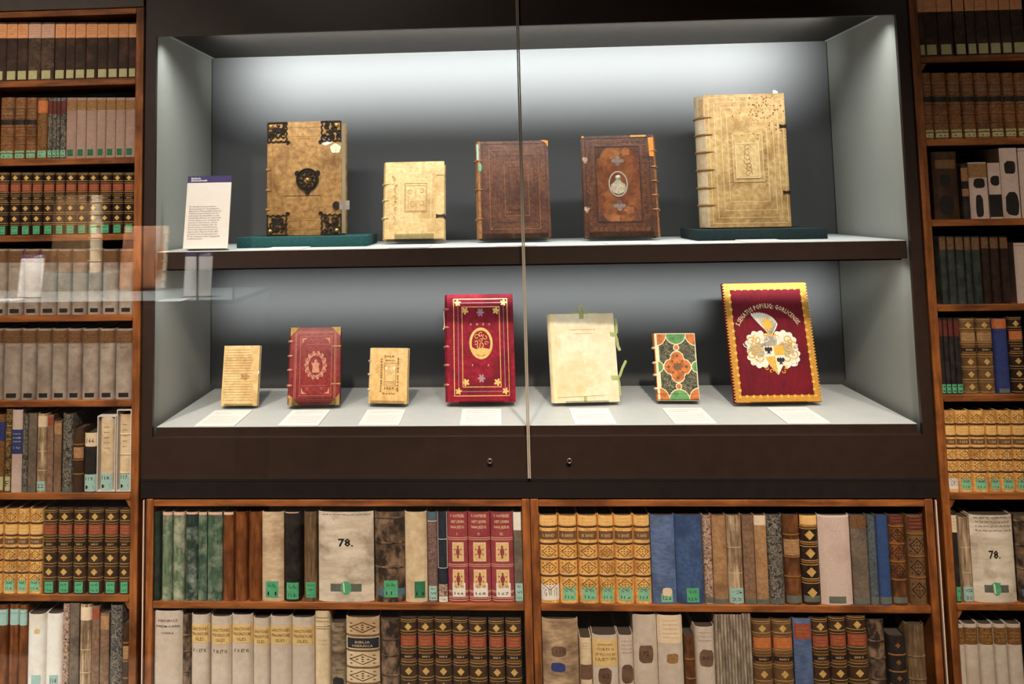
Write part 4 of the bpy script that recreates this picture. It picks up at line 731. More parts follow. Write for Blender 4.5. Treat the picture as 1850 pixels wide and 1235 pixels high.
def ordn(i):
    if i < 20: return ORD[i]
    return {20: 'twenty-first', 21: 'twenty-second', 22: 'twenty-third', 23: 'twenty-fourth', 24: 'twenty-fifth', 25: 'twenty-sixth', 26: 'twenty-seventh', 27: 'twenty-eighth', 28: 'twenty-ninth'}.get(i, 'thirtieth')
for case_, word, z, ym, ytop, items in ROWS:
    px = -9.0; cnt = {}; vis = 0
    lims = {LC: (-1.4295, -1.0285), RC: (1.0278, 1.3495), BL: (-0.9660, -0.0210), BR_: (0.0210, 0.9660)}[case_]
    for (a, b_, top, style, o) in items:
        x0 = wall_pt(a, ym).x; x1 = wall_pt(b_, ym).x; zt = wall_pt((a + b_) / 2 if top is None else (max(a, 5) + b_) / 2, top if top is not None else ytop).z
        x0 = max(x0, px + 0.0007, lims[0] + 0.0004) + 0.0003; x1 = min(x1, lims[1] - 0.0004) - 0.0003; px = x1
        if case_ == RC and word == 'top': zt = 1.205
        if style == 'slip':
            c = o['c']; cx0 = max(wall_pt(c[0], ym).x, 0 - 9); o = dict(o); o['case'] = (wall_pt(c[0], ym).x, min(wall_pt(c[1], ym).x, lims[1] - 0.0004), wall_pt(c[0], c[2]).z); px = o['case'][1]
        fn, mat = ST[style]
        if style == 'peach' and o.get('pink') : mat = 'cloth_dark_speck'
        b = Book('book', x0, x1, z + (0.0022 if style == 'slip' else 0), zt - z - (0.0022 if style == 'slip' else 0), mat, 0.14 if 'cloth' in mat else 0.26)
        i = cnt.get(style, 0); cnt[style] = i + 1
        name, desc, group = fn(b, i, o)
        b.o.name = name; b.o.data.name = name
        hidden = b_ < 1
        pos = ('first' if False else ordn(vis)) if not hidden else 'cut-off'
        if not hidden: vis += 1
        lab = '%s, %s from left, %s shelf, %s' % (desc, pos, word, case_) if not hidden else '%s beyond the left picture edge, %s shelf, left bookcase' % (desc, word)
        tag(b.o, lab, 'pamphlet' if style == 'pamph' else 'book', group or 'shelved books')
# ------------------------------------------------------------------ displayed books
M('pig_tan', (140, 98, 52), (184, 140, 86), 70, 0.55, 0.35, c3=(104, 70, 38), big=14)
M('pig_cream', (206, 168, 108), (232, 200, 146), 90, 0.55, 0.45, c3=(176, 132, 78), big=16)
M('calf_brown', (84, 52, 40), (118, 76, 58), 120, 0.5, 0.45, c3=(64, 42, 36), big=12)
M('calf_edge', (140, 92, 52), (176, 122, 74), 90, 0.55, 0.3, c3=(96, 60, 36), big=30)
M('calf_dark', (70, 40, 28), (104, 62, 42), 120, 0.45, 0.5, c3=(48, 30, 24), big=16)
M('calf_inner', (84, 42, 24), (112, 60, 34), 60, 0.4, 0.2, c3=(144, 88, 46), big=24)
M('calf_tan', (196, 122, 54), (220, 148, 76), 60, 0.5, 0.2)
M('vellum_big', (180, 140, 84), (216, 180, 124), 70, 0.5, 0.5, c3=(150, 108, 62), big=14)
M('vellum_line', (228, 200, 150), (238, 212, 166), 60, 0.5, 0)
M('vellum_dark', (140, 100, 58), (164, 122, 76), 60, 0.6, 0.1)  # darker vellum tone for tooled lines and raised bands
M('parchment', (204, 168, 110), (226, 196, 142), 40, 0.6, 0.15, c3=(178, 138, 84), big=14)
M('red_leather', (112, 34, 36), (142, 52, 50), 140, 0.4, 0.3, c3=(92, 28, 32), big=16)
M('rose_gilt', (176, 116, 94), (198, 142, 116), 200, 0.45, 0.1, metal=0.2)
M('vellum_tan', (208, 162, 96), (228, 190, 128), 70, 0.5, 0.25, c3=(178, 130, 72), big=18)
M('velvet_red', (116, 8, 28), (152, 20, 46), 90, 0.75, 0.25, c3=(84, 2, 20), big=14, sheen=0.5)
M('velvet_deep', (92, 4, 20), (116, 8, 28), 60, 0.8, 0.2, (6, 1, 0.4), (74, 2, 16), 10, sheen=0.35)
M('vellum_ivory', (222, 204, 170), (236, 220, 190), 60, 0.5, 0.1, c3=(212, 180, 126), big=11)
M('cream_paint', (228, 208, 166), (238, 220, 182), 60, 0.5, 0.05)
M('green_paint', (86, 136, 78), (112, 160, 98), 90, 0.6, 0.1, c3=(70, 112, 66), big=60)
M('orange_paint', (186, 98, 44), (212, 128, 66), 160, 0.55, 0.2, c3=(110, 52, 26), big=80)
M('leaf_paint', (30, 34, 28), (150, 142, 108), 150, 0.6, 0.2, kind='marble', lo=0.46, hi=0.66)
M('gold_thread', (196, 142, 44), (232, 186, 84), 500, 0.4, 0.5, metal=0.35)
M('silver_thread', (206, 196, 178), (232, 224, 206), 300, 0.5, 0.4)
M('silver_line', (150, 120, 130), (170, 140, 148), 200, 0.4, 0, metal=0.3)
M('silver_relief', (150, 138, 120), (184, 172, 152), 200, 0.4, 0.2, metal=0.3)
M('dark_metal', (44, 38, 33), (70, 62, 54), 200, 0.4, 0.3, metal=0.6)
M('brass', (176, 140, 78), (206, 170, 104), 120, 0.35, 0.05, metal=0.7)
M('brass_plate', (150, 120, 70), (186, 154, 96), 120, 0.4, 0.2, metal=0.6)
M('ribbon', (150, 158, 96), (172, 178, 116), 200, 0.6, 0.1)
M('teal_cloth', (22, 60, 62), (36, 82, 82), 300, 0.9, 0.2)
M('teal_dark', (14, 30, 32), (24, 44, 46), 300, 0.9, 0.2)
M('panel_purple', (48, 34, 92), (54, 40, 98), 60, 0.5, 0)
M('panel_white', (226, 216, 208), (230, 220, 212), 60, 0.5, 0)
M('card_white', (238, 236, 232), (242, 240, 236), 60, 0.5, 0)
M('blot_white', (226, 226, 190), (196, 206, 160), 80, 0.7, 0)
M('green_label', (110, 160, 130), (134, 180, 148), 80, 0.7, 0)
M('foxing', (112, 66, 30), (140, 88, 44), 200, 0.7, 0)
M('lace_ground', (84, 28, 18), (190, 134, 44), 420, 0.5, 0.4, kind='voronoi', lo=0.15, hi=0.4)
M('tarnish', (116, 98, 90), (136, 116, 106), 200, 0.45, 0.1, metal=0.2)
M('worn_tan', (120, 70, 37), (150, 94, 50), 60, 0.5, 0.2)
M('rust_strip', (206, 120, 44), (222, 140, 60), 60, 0.5, 0.2)
R = math.radians

class Codex:
    def __init__(s, name, label, X, Y, Z, w, h, th, tilt, yaw, cover, spine=None, side=-1, bands=(), band_mat=None, bulge=0.22, board=0.0035, pages='pages_light', group=None, sq=0.003, band_wrap=0.012):
        s.w, s.h, s.th, s.hw, s.side = w, h, th, w / 2, side
        s.o = tag(empty(name, (X, Y, Z), (-R(tilt), 0, R(yaw))), label, 'book', group)
        def bd(nm, y0, y1):
            o = box(nm, -s.hw, s.hw, y0, y1, 0, h, cover, bev=min(0.0016, board * 0.4), segs=2); o.parent = s.o; return o
        s.front = bd('front_board', 0, board); bd('back_board', th - board, th)
        xa, xb = (-s.hw + 0.002, s.hw - sq) if side < 0 else (-s.hw + sq, s.hw - 0.002)
        o = box('page_block', xa, xb, board, th - board, sq, h - sq, pages); o.parent = s.o
        # rounded spine shell
        n = 10; bl = th * bulge; V = []; F = []; xs = side * (s.hw - 0.0005)
        def arc(k, off=0.0):
            t = k / n; y = th * t; return (xs + side * (bl * math.sin(math.pi * t) ** 0.8 + off), y)
        prof = [(xs - side * 0.004, 0.0003)] + [arc(k) for k in range(n + 1)] + [(xs - side * 0.004, th - 0.0003)]
        m = len(prof)
        for z in (0.0008, h - 0.0008): V += [(x, y, z) for x, y in prof]
        for i in range(m - 1): F.append((i, i + 1, m + i + 1, m + i))
        F.append(tuple(range(m))[::-1]); F.append(tuple(range(m, 2 * m)))
        bm = bmesh.new(); vs = [bm.verts.new(v) for v in V]; [bm.faces.new([vs[i] for i in f]) for f in F]
        s.spine = link('spine', from_bm('spine', bm, True), spine or cover, s.o)
        s.arc = arc
        for f in bands:
            bm = bmesh.new(); pts = [(xs - side * band_wrap, -0.0006, 0)] + [(arc(k, 0.001)[0], arc(k)[1], 0) for k in range(n + 1)] + [(xs - side * band_wrap, th + 0.0006, 0)]
            bm_tube(bm, pts, [0.0012] + [0.0034] * (n + 1) + [0.0012], 8)
            link('raised_band', from_bm('raised_band', bm, True), band_mat or spine or cover, s.o, (0, 0, h * (1 - f)))
    def X(s, u): return -s.hw + s.w * u
    def Z(s, v): return s.h * (1 - v)
    def pl(s, name, polys, mat, d=0.0006, label=None, parent=None, y=0.0):
        bm = bmesh.new()
        for p in polys: poly_prism(bm, p, y - d, y + 0.0003)
        o = link(name, from_bm(name, bm), mat, parent or s.o)
        if label: o['label'] = label
        return o
    def frame(s, name, u0, v0, u1, v1, lw, mat, d=0.0005, label=None):
        x0, x1, z0, z1 = s.X(u0), s.X(u1), s.Z(v1), s.Z(v0); bm = bmesh.new()
        ring_prism(bm, [(x0, z0), (x1, z0), (x1, z1), (x0, z1)], [(x0 + lw, z0 + lw), (x1 - lw, z0 + lw), (x1 - lw, z1 - lw), (x0 + lw, z1 - lw)], -d, 0.0003)
        o = link(name, from_bm(name, bm), mat, s.o)
        if label: o['label'] = label
        return o
    def panel(s, name, u0, v0, u1, v1, mat, d=0.0004, label=None):
        x0, x1, z0, z1 = s.X(u0), s.X(u1), s.Z(v1), s.Z(v0)
        return s.pl(name, [[(x0, z0), (x1, z0), (x1, z1), (x0, z1)]], mat, d, label)
    def bars(s, name, segs, lw, mat, d=0.0005):
        """straight tooled lines: list of (u0,v0,u1,v1)"""
        P = []
        for u0, v0, u1, v1 in segs:
            a = Vector((s.X(u0), s.Z(v0))); b = Vector((s.X(u1), s.Z(v1))); t = (b - a).normalized(); nn = Vector((-t.y, t.x)) * lw / 2
            P.append([tuple(a - nn), tuple(b - nn), tuple(b + nn), tuple(a + nn)])
        return s.pl(name, P, mat, d)
    def text(s, txt, u, v, height, mat, rot=0, bold=True, width=None, name='lettering', d=0.0009):
        V2, F2 = text2d(txt, bold=bold); x0 = min(p[0] for p in V2); x1 = max(p[0] for p in V2); z0 = min(p[1] for p in V2); z1 = max(p[1] for p in V2)
        k = height / (z1 - z0); kx = (width / (x1 - x0)) if width else k; c, sn = math.cos(R(rot)), math.sin(R(rot)); V = []
        for x, z in V2:
            x = (x - (x0 + x1) / 2) * kx; z = (z - (z0 + z1) / 2) * k; V.append((s.X(u) + x * c - z * sn, -d, s.Z(v) + x * sn + z * c))
        return link(name, pydata(name, V, F2), mat, s.o)
    def tubes(s, name, paths, r, mat, flat=1.0, label=None, parent=None, sides=6):
        bm = bmesh.new()
        for p in paths: bm_tube(bm, p, r, sides, flat)
        o = link(name, from_bm(name, bm, True), mat, parent or s.o)
        if label: o['label'] = label
        return o
    def dome(s, name, x, z, r, hgt, mat, parent=None, n=12):
        bm = bmesh.new(); rows = [(r, 0.0), (r * 0.92, hgt * 0.45), (r * 0.6, hgt * 0.85)]; prev = None
        for rr, hh in rows:
            ring = [bm.verts.new((x + rr * math.cos(2 * math.pi * k / n), 0.0003 - hh, z + rr * math.sin(2 * math.pi * k / n))) for k in range(n)]
            if prev:
                for k in range(n): bm.faces.new((prev[k], prev[(k + 1) % n], ring[(k + 1) % n], ring[k]))
            prev = ring
        t = bm.verts.new((x, -hgt, z)); [bm.faces.new((prev[k], prev[(k + 1) % n], t)) for k in range(n)]
        return link(name, from_bm(name, bm, True), mat, parent or s.o)
    def clasp(s, v, length, hgt, mat, side=1, label=None):
        x1 = s.hw * side; P = [(x1 - side * length, s.Z(v) - hgt * 0.5), (x1 - side * length * 0.7, s.Z(v) - hgt * 0.28), (x1 - side * length * 0.3, s.Z(v) - hgt * 0.28), (x1 + side * 0.0015, s.Z(v) - hgt * 0.5), (x1 + side * 0.0015, s.Z(v) + hgt * 0.5), (x1 - side * length * 0.3, s.Z(v) + hgt * 0.28), (x1 - side * length * 0.7, s.Z(v) + hgt * 0.28), (x1 - side * length, s.Z(v) + hgt * 0.5)]
        if side < 0: P = P[::-1]
        c = s.pl('clasp', [P], mat, 0.0018, label)
        bm = bmesh.new(); bm_box(bm, x1 + side * 0.0002, x1 + side * 0.0016, -0.0016, s.th * 0.6, s.Z(v) - hgt * 0.4, s.Z(v) + hgt * 0.4); link('clasp_strap', from_bm('clasp_strap', bm), mat, c)
        return c
def leaf(cx, cz, r, lobes=5, ph=0.0, n=30, e=0.45, sx=1.0):
    return [(cx + sx * r * (1 - e + e * abs(math.cos(lobes * (t - ph) / 2))) * math.cos(t), cz + r * (1 - e + e * abs(math.cos(lobes * (t - ph) / 2))) * math.sin(t)) for t in [2 * math.pi * k / n for k in range(n)]]
def spiral(cx, cz, r0, r1, a0, a1, y, n=12):
    return [(cx + (r0 + (r1 - r0) * i / n) * math.cos(a0 + (a1 - a0) * i / n), y, cz + (r0 + (r1 - r0) * i / n) * math.sin(a0 + (a1 - a0) * i / n)) for i in range(n + 1)]
G_U, G_L = 'books displayed on the upper shelf', 'books displayed on the lower shelf'
BK = {'U1': (-0.626, 0.250, 0.6105, 0.222, 0.333, 0.085, 1.5, -2.0), 'U2': (-0.305, 0.250, 0.5956, 0.174, 0.229, 0.050, 11.4, -1.8), 'U3': (-0.014, 0.249, 0.5931, 0.206, 0.284, 0.055, 8.1, 1.4),
 'U4': (0.288, 0.248, 0.5923, 0.207, 0.294, 0.050, 8.0, -1.9), 'U5': (0.649, 0.250, 0.6122, 0.227, 0.380, 0.100, 1.2, -0.6), 'D1': (-0.805, 0.207, 0.1378, 0.104, 0.165, 0.020, 11.9, -0.5),
 'D2': (-0.589, 0.199, 0.1409, 0.142, 0.212, 0.035, 11.8, 2.5), 'D3': (-0.384, 0.217, 0.1391, 0.109, 0.152, 0.025, 12.3, -5.9), 'D4': (-0.120, 0.208, 0.1432, 0.190, 0.297, 0.045, 12.1, 0.7),
 'D5': (0.172, 0.216, 0.1391, 0.182, 0.242, 0.025, 12.2, 4.2), 'D6': (0.426, 0.232, 0.1383, 0.113, 0.183, 0.022, 11.9, -2.6), 'D7': (0.687, 0.200, 0.1387, 0.233, 0.325, 0.022, 12.7, 2.4)}
def stand(key, label, wf=0.62, lip=0.012):
    X, Y, Z, w, h, th, tl, yw = BK[key]
    r = tag(empty('acrylic_stand', (X, Y, Z), (-R(tl), 0, R(yw))), label, 'book stand', 'clear acrylic book stands'); hw = w * wf / 2
    box('base_plate', -hw, hw, -0.0045, th + 0.006, -0.0035, -0.0008, 'acrylic', r); box('front_lip', -hw, hw, -0.0045, -0.0022, -0.0008, lip, 'acrylic', r)
    box('back_plate', -hw, hw, th + 0.003, th + 0.006, -0.0008, h * 0.62, 'acrylic', r)

# U1: leather book with metal fittings
b = Codex('bound_book', 'tan leather book with dark metal corners and centre boss on teal block', *BK['U1'], 'pig_tan', 'calf_edge', -1, (0.42, 0.60, 0.77), None, 0.10, 0.007, group=G_U, sq=0.004)
rs = random.Random(3)
for cu, cv in ((0, 0), (1, 0), (0, 1), (1, 1)):
    q = 0.058; sx = 1 if cu == 0 else -1; sz = -1 if cv == 0 else 1; x0 = -b.hw if cu == 0 else b.hw; z0 = b.h if cv == 0 else 0
    T = []
    for k in range(26):
        cxx = x0 + sx * rs.uniform(0.008, q - 0.006); czz = z0 + sz * rs.uniform(0.008, q - 0.006); r0 = rs.uniform(0.0035, 0.009); a = rs.uniform(0, 6.28)
        T.append(spiral(cxx, czz, r0, r0 * 0.35, a, a + rs.choice((-1, 1)) * rs.uniform(3.5, 6.5), -0.0018))
    for k in range(2):
        pts = []
        for i in range(15):
            t = i / 14 * q; wv = 0.0022 * math.sin(i * 1.7)
            pts.append((x0 + sx * (t if k == 0 else q + wv), -0.0016, z0 + sz * (q + wv if k == 0 else t)))
        T.append(pts)
    T.append([(x0 + sx * 0.002, -0.0016, z0 + sz * 0.002), (x0 + sx * q, -0.0016, z0 + sz * 0.002)]); T.append([(x0 + sx * 0.002, -0.0016, z0 + sz * 0.002), (x0 + sx * 0.002, -0.0016, z0 + sz * q)])
    T.append(spiral(x0 + sx * (q + 0.004), z0 + sz * (q + 0.004), 0.006, 0.001, 0, 7, -0.0018))
    c = b.tubes('corner_fitting', T, 0.0022, 'dark_metal', 0.8, 'dark openwork metal corner fitting')
    b.dome('corner_boss', x0 + sx * (0.011 if cu == 0 else 0.014), z0 + sz * (0.013 if cv == 0 else 0.013), 0.0072, 0.009, 'brass', c)
b.frame('tooled_frame', 0.07, 0.05, 0.93, 0.95, 0.0012, 'vellum_dark'); b.frame('tooled_frame', 0.24, 0.13, 0.76, 0.87, 0.001, 'vellum_dark'); b.frame('tooled_frame', 0.27, 0.15, 0.73, 0.85, 0.0008, 'vellum_dark')
b.bars('tooled_line', [(0.24, 0.655, 0.72, 0.655)], 0.0014, 'dark_metal'); b.bars('tooled_line', [(0.5, 0.16, 0.26, 0.42), (0.5, 0.16, 0.74, 0.42), (0.5, 0.86, 0.36, 0.7), (0.5, 0.86, 0.64, 0.7)], 0.001, 'vellum_dark')
bx, bz = b.X(0.545), b.Z(0.515)
T = [spiral(bx, bz, 0.0315, 0.0315, 0, 6.29, -0.002, 32), spiral(bx, bz, 0.026, 0.026, 0, 6.29, -0.0022, 30)]
for k in range(9): a = k * 0.7; T.append(spiral(bx + 0.017 * math.cos(a), bz + 0.017 * math.sin(a), 0.0085, 0.0025, a, a + 5.2, -0.003))
for a in (math.radians(32), math.radians(148), math.radians(270)):
    lx, lz = bx + 0.036 * math.cos(a), bz + 0.036 * math.sin(a); T += [spiral(lx, lz, 0.0055, 0.0055, 0, 6.29, -0.002), spiral(lx, lz, 0.002, 0.0019, 0, 6.29, -0.002, 6)]
c = b.tubes('centre_boss', T, 0.0026, 'dark_metal', 0.9, 'round dark openwork metal boss'); b.dome('boss_stud', bx + 0.001, bz, 0.0062, 0.010, 'brass', c)
b.pl('paper_label', [leaf(b.X(0.92), b.Z(0.245), 0.0145, 5, 0.3, 24, 0.18, 1.15)], 'blot_white', 0.0005, 'torn pale green paper label')
b.pl('leather_loss', [leaf(b.X(0.80), b.Z(0.185), 0.011, 3, 0, 18, 0.3, 1.6)], 'paper_white', 0.0004)
c = b.pl('clasp', [ell(b.X(0.93), b.Z(0.745), 0.011, 0.0125, 14)], 'dark_metal', 0.0022, 'dark metal clasp'); 
bm = bmesh.new(); bm_box(bm, b.hw - 0.006, b.hw + 0.024, -0.0042, -0.0026, b.Z(0.745) - 0.0125, b.Z(0.745) + 0.0135); link('clasp_strap', from_bm('clasp_strap', bm), 'vellum_grey', c)
blk = box('support_block', -0.800, -0.430, 0.165, 0.385, 0.5803, 0.6095, 'teal_cloth', bev=0.003, segs=2); tag(blk, 'flat teal cloth block under the metal-cornered book', 'support block', 'cloth-covered support blocks')

# U2
b = Codex('bound_book', 'small cream pigskin book with blind-tooled centre panel, upper shelf', *BK['U2'], 'pig_cream', None, -1, (0.29, 0.50, 0.73), None, 0.18, 0.005, group=G_U, sq=0.003)
b.frame('tooled_frame', 0.24, 0.16, 0.78, 0.76, 0.0012, 'vellum_line'); b.frame('tooled_frame', 0.33, 0.285, 0.71, 0.66, 0.0014, 'vellum_dark'); b.frame('tooled_frame', 0.35, 0.315, 0.69, 0.645, 0.0008, 'vellum_dark')
b.tubes('stamped_portrait', [spiral(b.X(0.42), b.Z(0.40), 0.007, 0.005, 0, 6, -0.0006), spiral(b.X(0.62), b.Z(0.385), 0.007, 0.005, 0, 6, -0.0006), [(b.X(0.4), -0.0006, b.Z(0.45)), (b.X(0.39), -0.0006, b.Z(0.62))], [(b.X(0.52), -0.0006, b.Z(0.36)), (b.X(0.53), -0.0006, b.Z(0.63))], spiral(b.X(0.48), b.Z(0.56), 0.012, 0.004, 0, 8, -0.0006), spiral(b.X(0.63), b.Z(0.54), 0.01, 0.003, 2, 9, -0.0006)], 0.0009, 'vellum_big', 0.6)
P = [spiral(b.X(0.17) + rs.uniform(-0.006, 0.006), b.Z(0.2 + 0.04 * k), 0.005, 0.001, rs.uniform(0, 6), rs.uniform(6, 11), -0.0004, 8) for k in range(16)]
b.tubes('tooled_roll', P, 0.0007, 'vellum_dark', 0.6)
b.clasp(0.165, 0.024, 0.013, 'pig_cream'); b.clasp(0.715, 0.024, 0.013, 'dark_metal', label='dark metal clasp')
stand('U2', 'clear acrylic stand under the small cream pigskin book', 0.66, 0.014)

# U3
b = Codex('bound_book', 'brown calf book with nested blind frames and torn corner, upper shelf', *BK['U3'], 'calf_brown', 'calf_edge', -1, (0.2, 0.5, 0.8), None, 0.14, 0.005, group=G_U)
for k, (u0, v0, u1, v1) in enumerate(((0.06, 0.03, 0.96, 0.965), (0.16, 0.09, 0.86, 0.91), (0.26, 0.155, 0.79, 0.845), (0.37, 0.22, 0.71, 0.775), (0.43, 0.275, 0.64, 0.72))): b.frame('tooled_frame', u0, v0, u1, v1, 0.0011, 'calf_edge' if k % 2 else 'leather_dark2', 0.0004)
b.bars('tooled_line', [(0.16, 0.09, 0.26, 0.155), (0.86, 0.09, 0.79, 0.155), (0.16, 0.91, 0.26, 0.845), (0.86, 0.91, 0.79, 0.845)], 0.001, 'calf_edge')
for u in (0.21, 0.825): b.tubes('tooled_roll', [spiral(b.X(u), b.Z(0.2 + 0.05 * k), 0.005, 0.0012, k, k + 6, -0.0003, 8) for k in range(13)], 0.0008, 'leather_brown', 0.5)
b.tubes('tooled_roll', [spiral(b.X(0.535), b.Z(0.32 + 0.045 * k), 0.0085, 0.0015, k * 2, k * 2 + 7, -0.0003, 9) for k in range(9)], 0.0008, 'leather_brown', 0.5)
b.pl('torn_corner', [[(b.hw - 0.024, b.h), (b.hw - 0.009, b.h - 0.006), (b.hw, b.h - 0.02), (b.hw + 0.001, b.h - 0.002), (b.hw - 0.01, b.h + 0.001)]], 'calf_tan', 0.002, 'torn tan corner'); b.pl('worn_edge', [[(-b.hw, 0), (-b.hw + 0.008, 0.0), (-b.hw + 0.006, b.h * 0.5), (-b.hw + 0.008, b.h), (-b.hw, b.h)]], 'calf_edge', 0.0007)
b.pl('paper_label', [ell(-b.hw + 0.006, b.Z(0.27), 0.0055, 0.0125, 12)], 'green_label', 0.0011, 'pale green paper label'); b.pl('paper_label', [[(-b.hw - 0.003, b.Z(0.2)), (-b.hw + 0.003, b.Z(0.2)), (-b.hw + 0.003, b.Z(0.03)), (-b.hw - 0.003, b.Z(0.03))]], 'sticker_teal', 0.0009, 'worn blue-green spine label')
b.text('K..ss', 0.42, 0.735, 0.005, 'rose_gilt', 0, False)
stand('U3', 'clear acrylic stand under the brown calf book', 0.92, 0.013)

# U4
b = Codex('bound_book', 'dark brown book with silver oval portrait medallion, upper shelf', *BK['U4'], 'calf_dark', 'calf_edge', 1, (0.16, 0.32, 0.46, 0.6, 0.74), 'calf_edge', 0.16, 0.005, group=G_U)
b.frame('tooled_frame', 0.045, 0.025, 0.93, 0.955, 0.0014, 'leather_dark', 0.0005); b.frame('tooled_frame', 0.18, 0.11, 0.80, 0.865, 0.0018, 'leather_dark', 0.0008); b.panel('inner_field', 0.2, 0.122, 0.78, 0.853, 'calf_inner', 0.0004)
for u0, v0, du, dv in ((0.2, 0.122, 1, 1), (0.78, 0.122, -1, 1), (0.2, 0.853, 1, -1), (0.78, 0.853, -1, -1)):
    x, z = b.X(u0), b.Z(v0); P = [(x, z), (x + du * 0.030, z), (x + du * 0.016, z - dv * 0.012), (x + du * 0.009, z - dv * 0.03), (x, z - dv * 0.034)]
    b.pl('corner_ornament', [P if du * dv < 0 else P[::-1]], 'calf_dark', 0.001)
for v in (0.045, 0.91): b.tubes('tooled_roll', [spiral(b.X(0.16 + 0.07 * k), b.Z(v + 0.02), 0.006, 0.0015, k, k + 6.5, -0.0004, 9) for k in range(11)], 0.0011, 'leather_brown', 0.6)
for u in (0.115, 0.865): b.tubes('tooled_roll', [spiral(b.X(u), b.Z(0.12 + 0.05 * k), 0.0065, 0.0015, k, k + 6.5, -0.0004, 9) for k in range(16)], 0.0011, 'leather_brown', 0.6)
for v in (0.255, 0.70): b.pl('arabesque', [leaf(b.X(0.49), b.Z(v), 0.015, 4, 0, 32, 0.55, 1.2), leaf(b.X(0.49), b.Z(v + (0.03 if v < 0.5 else -0.03)), 0.007, 4, 0, 20, 0.5)], 'tarnish', 0.0008, 'faded silver arabesque')
ox, oz = b.X(0.485), b.Z(0.485)
bm = bmesh.new(); ring_prism(bm, ell(ox, oz, 0.0275, 0.0375, 32), ell(ox, oz, 0.0240, 0.0335, 32), -0.0016, 0.0002); med = link('medallion_ring', from_bm('medallion_ring', bm), 'silver_relief', b.o); med['label'] = 'silver oval medallion ring'
bust = [(ox - 0.022, oz - 0.012), (ox - 0.02, oz - 0.001), (ox - 0.010, oz + 0.006), (ox - 0.007, oz + 0.012), (ox + 0.006, oz + 0.012), (ox + 0.010, oz + 0.005), (ox + 0.019, oz - 0.001), (ox + 0.022, oz - 0.012), (ox + 0.016, oz - 0.024), (ox, oz - 0.031), (ox - 0.016, oz - 0.024)]
b.pl('medallion_bust', [bust[::-1]], 'silver_relief', 0.0014, 'silver portrait bust in relief', med); b.dome('medallion_head', ox, oz + 0.018, 0.0085, 0.0045, 'silver_relief', med)
b.tubes('medallion_drapery', [spiral(ox + dx, oz + dz, 0.006, 0.001, a, a + 5, -0.0016, 8) for dx, dz, a in ((-0.012, -0.006, 0), (0.012, -0.006, 2), (0, -0.014, 1), (-0.008, -0.02, 4), (0.009, -0.019, 3), (0, -0.004, 5))], 0.0008, 'gilt_pale', 0.6, None, med)
for u, v, r in ((0.44, 0.19, 0.016), (0.6, 0.17, 0.012), (0.42, 0.815, 0.013), (0.62, 0.745, 0.012)): b.pl('worn_patch', [leaf(b.X(u), b.Z(v), r, 5, u, 20, 0.35, 1.3)], 'worn_tan', 0.00055)
b.pl('exposed_leather', [[(b.hw - 0.016, b.Z(0.03)), (b.hw - 0.014, b.Z(0.215)), (b.hw - 0.001, b.Z(0.22)), (b.hw - 0.001, b.Z(0.025))][::-1]], 'rust_strip', 0.0009, 'bright tan exposed leather strip'); b.panel('exposed_leather', 0.68, 0.0, 0.9, 0.018, 'calf_tan', 0.0006)
b.dome('corner_stud', b.X(0.02), b.Z(0.012), 0.0045, 0.003, 'calf_tan')
for v in (0.24, 0.73): b.pl('tie_remnant', [leaf(b.X(0.04), b.Z(v), 0.011, 3, 0.5, 16, 0.4, 0.8)], 'pink_marbled', 0.001)
stand('U4', 'clear acrylic stand under the portrait medallion book', 0.88, 0.013)

# U5
b = Codex('bound_book', 'tallest pale vellum book with raised bands and two clasps on dark block', *BK['U5'], 'vellum_big', 'vellum_cream', -1, (0.17, 0.30, 0.43, 0.565, 0.70, 0.83), 'vellum_dark', 0.16, 0.006, group=G_U, band_wrap=0.020)
for k, (u0, v0, u1, v1) in enumerate(((0.05, 0.02, 0.97, 0.97), (0.12, 0.055, 0.9, 0.93), (0.2, 0.10, 0.84, 0.875), (0.27, 0.16, 0.76, 0.81), (0.33, 0.30, 0.70, 0.66))): b.frame('tooled_frame', u0, v0, u1, v1, 0.0010, 'vellum_line', 0.0004)
b.frame('panel_rim', 0.36, 0.37, 0.655, 0.635, 0.0026, 'vellum_line', 0.0014); b.panel('centre_panel', 0.375, 0.38, 0.64, 0.625, 'pig_cream', 0.0007)
b.bars('tooled_line', [(0.27, 0.665, 0.70, 0.665)], 0.0016, 'vellum_dark')
b.tubes('tooled_roll', [spiral(b.X(0.51), b.Z(0.41 + 0.032 * k), 0.012, 0.002, k, k + 7, -0.0008, 9) for k in range(7)], 0.0008, 'vellum_dark', 0.6)
for u in (0.31, 0.73): b.tubes('tooled_roll', [spiral(b.X(u), b.Z(0.3 + 0.03 * k), 0.0045, 0.001, k, k + 6, -0.0003, 8) for k in range(14)], 0.0007, 'vellum_dark', 0.5)
sp = []
for k in range(120):
    u = min(0.98, max(0.35, rs.gauss(0.72, 0.2))); v = abs(rs.gauss(0.0, 0.15)) + 0.02
    if v > 0.5: continue
    r = rs.uniform(0.0008, 0.0026); sp.append(leaf(b.X(u), b.Z(v), r, 3, rs.uniform(0, 6), 8, 0.25))
b.pl('foxing_spots', sp, 'foxing', 0.00055, 'brown foxing spots')['kind'] = 'stuff'
b.clasp(0.25, 0.018, 0.012, 'dark_metal', label='dark metal clasp'); b.clasp(0.745, 0.018, 0.012, 'dark_metal', label='dark metal clasp')
b.pl('spine_title', [[(-b.hw - 0.012, b.Z(0.155)), (-b.hw + 0.004, b.Z(0.155)), (-b.hw + 0.002, b.Z(0.03)), (-b.hw - 0.012, b.Z(0.035))]], 'label_brown', -0.004, None, None, 0.0).location.y = 0.004
bm = bmesh.new(); poly_prism(bm, leaf(b.X(0.9), b.h + 0.003, 0.008, 3, 0, 14, 0.3, 1.0), 0.006, 0.012); link('paper_marker', from_bm('paper_marker', bm), 'paper_white', b.o)
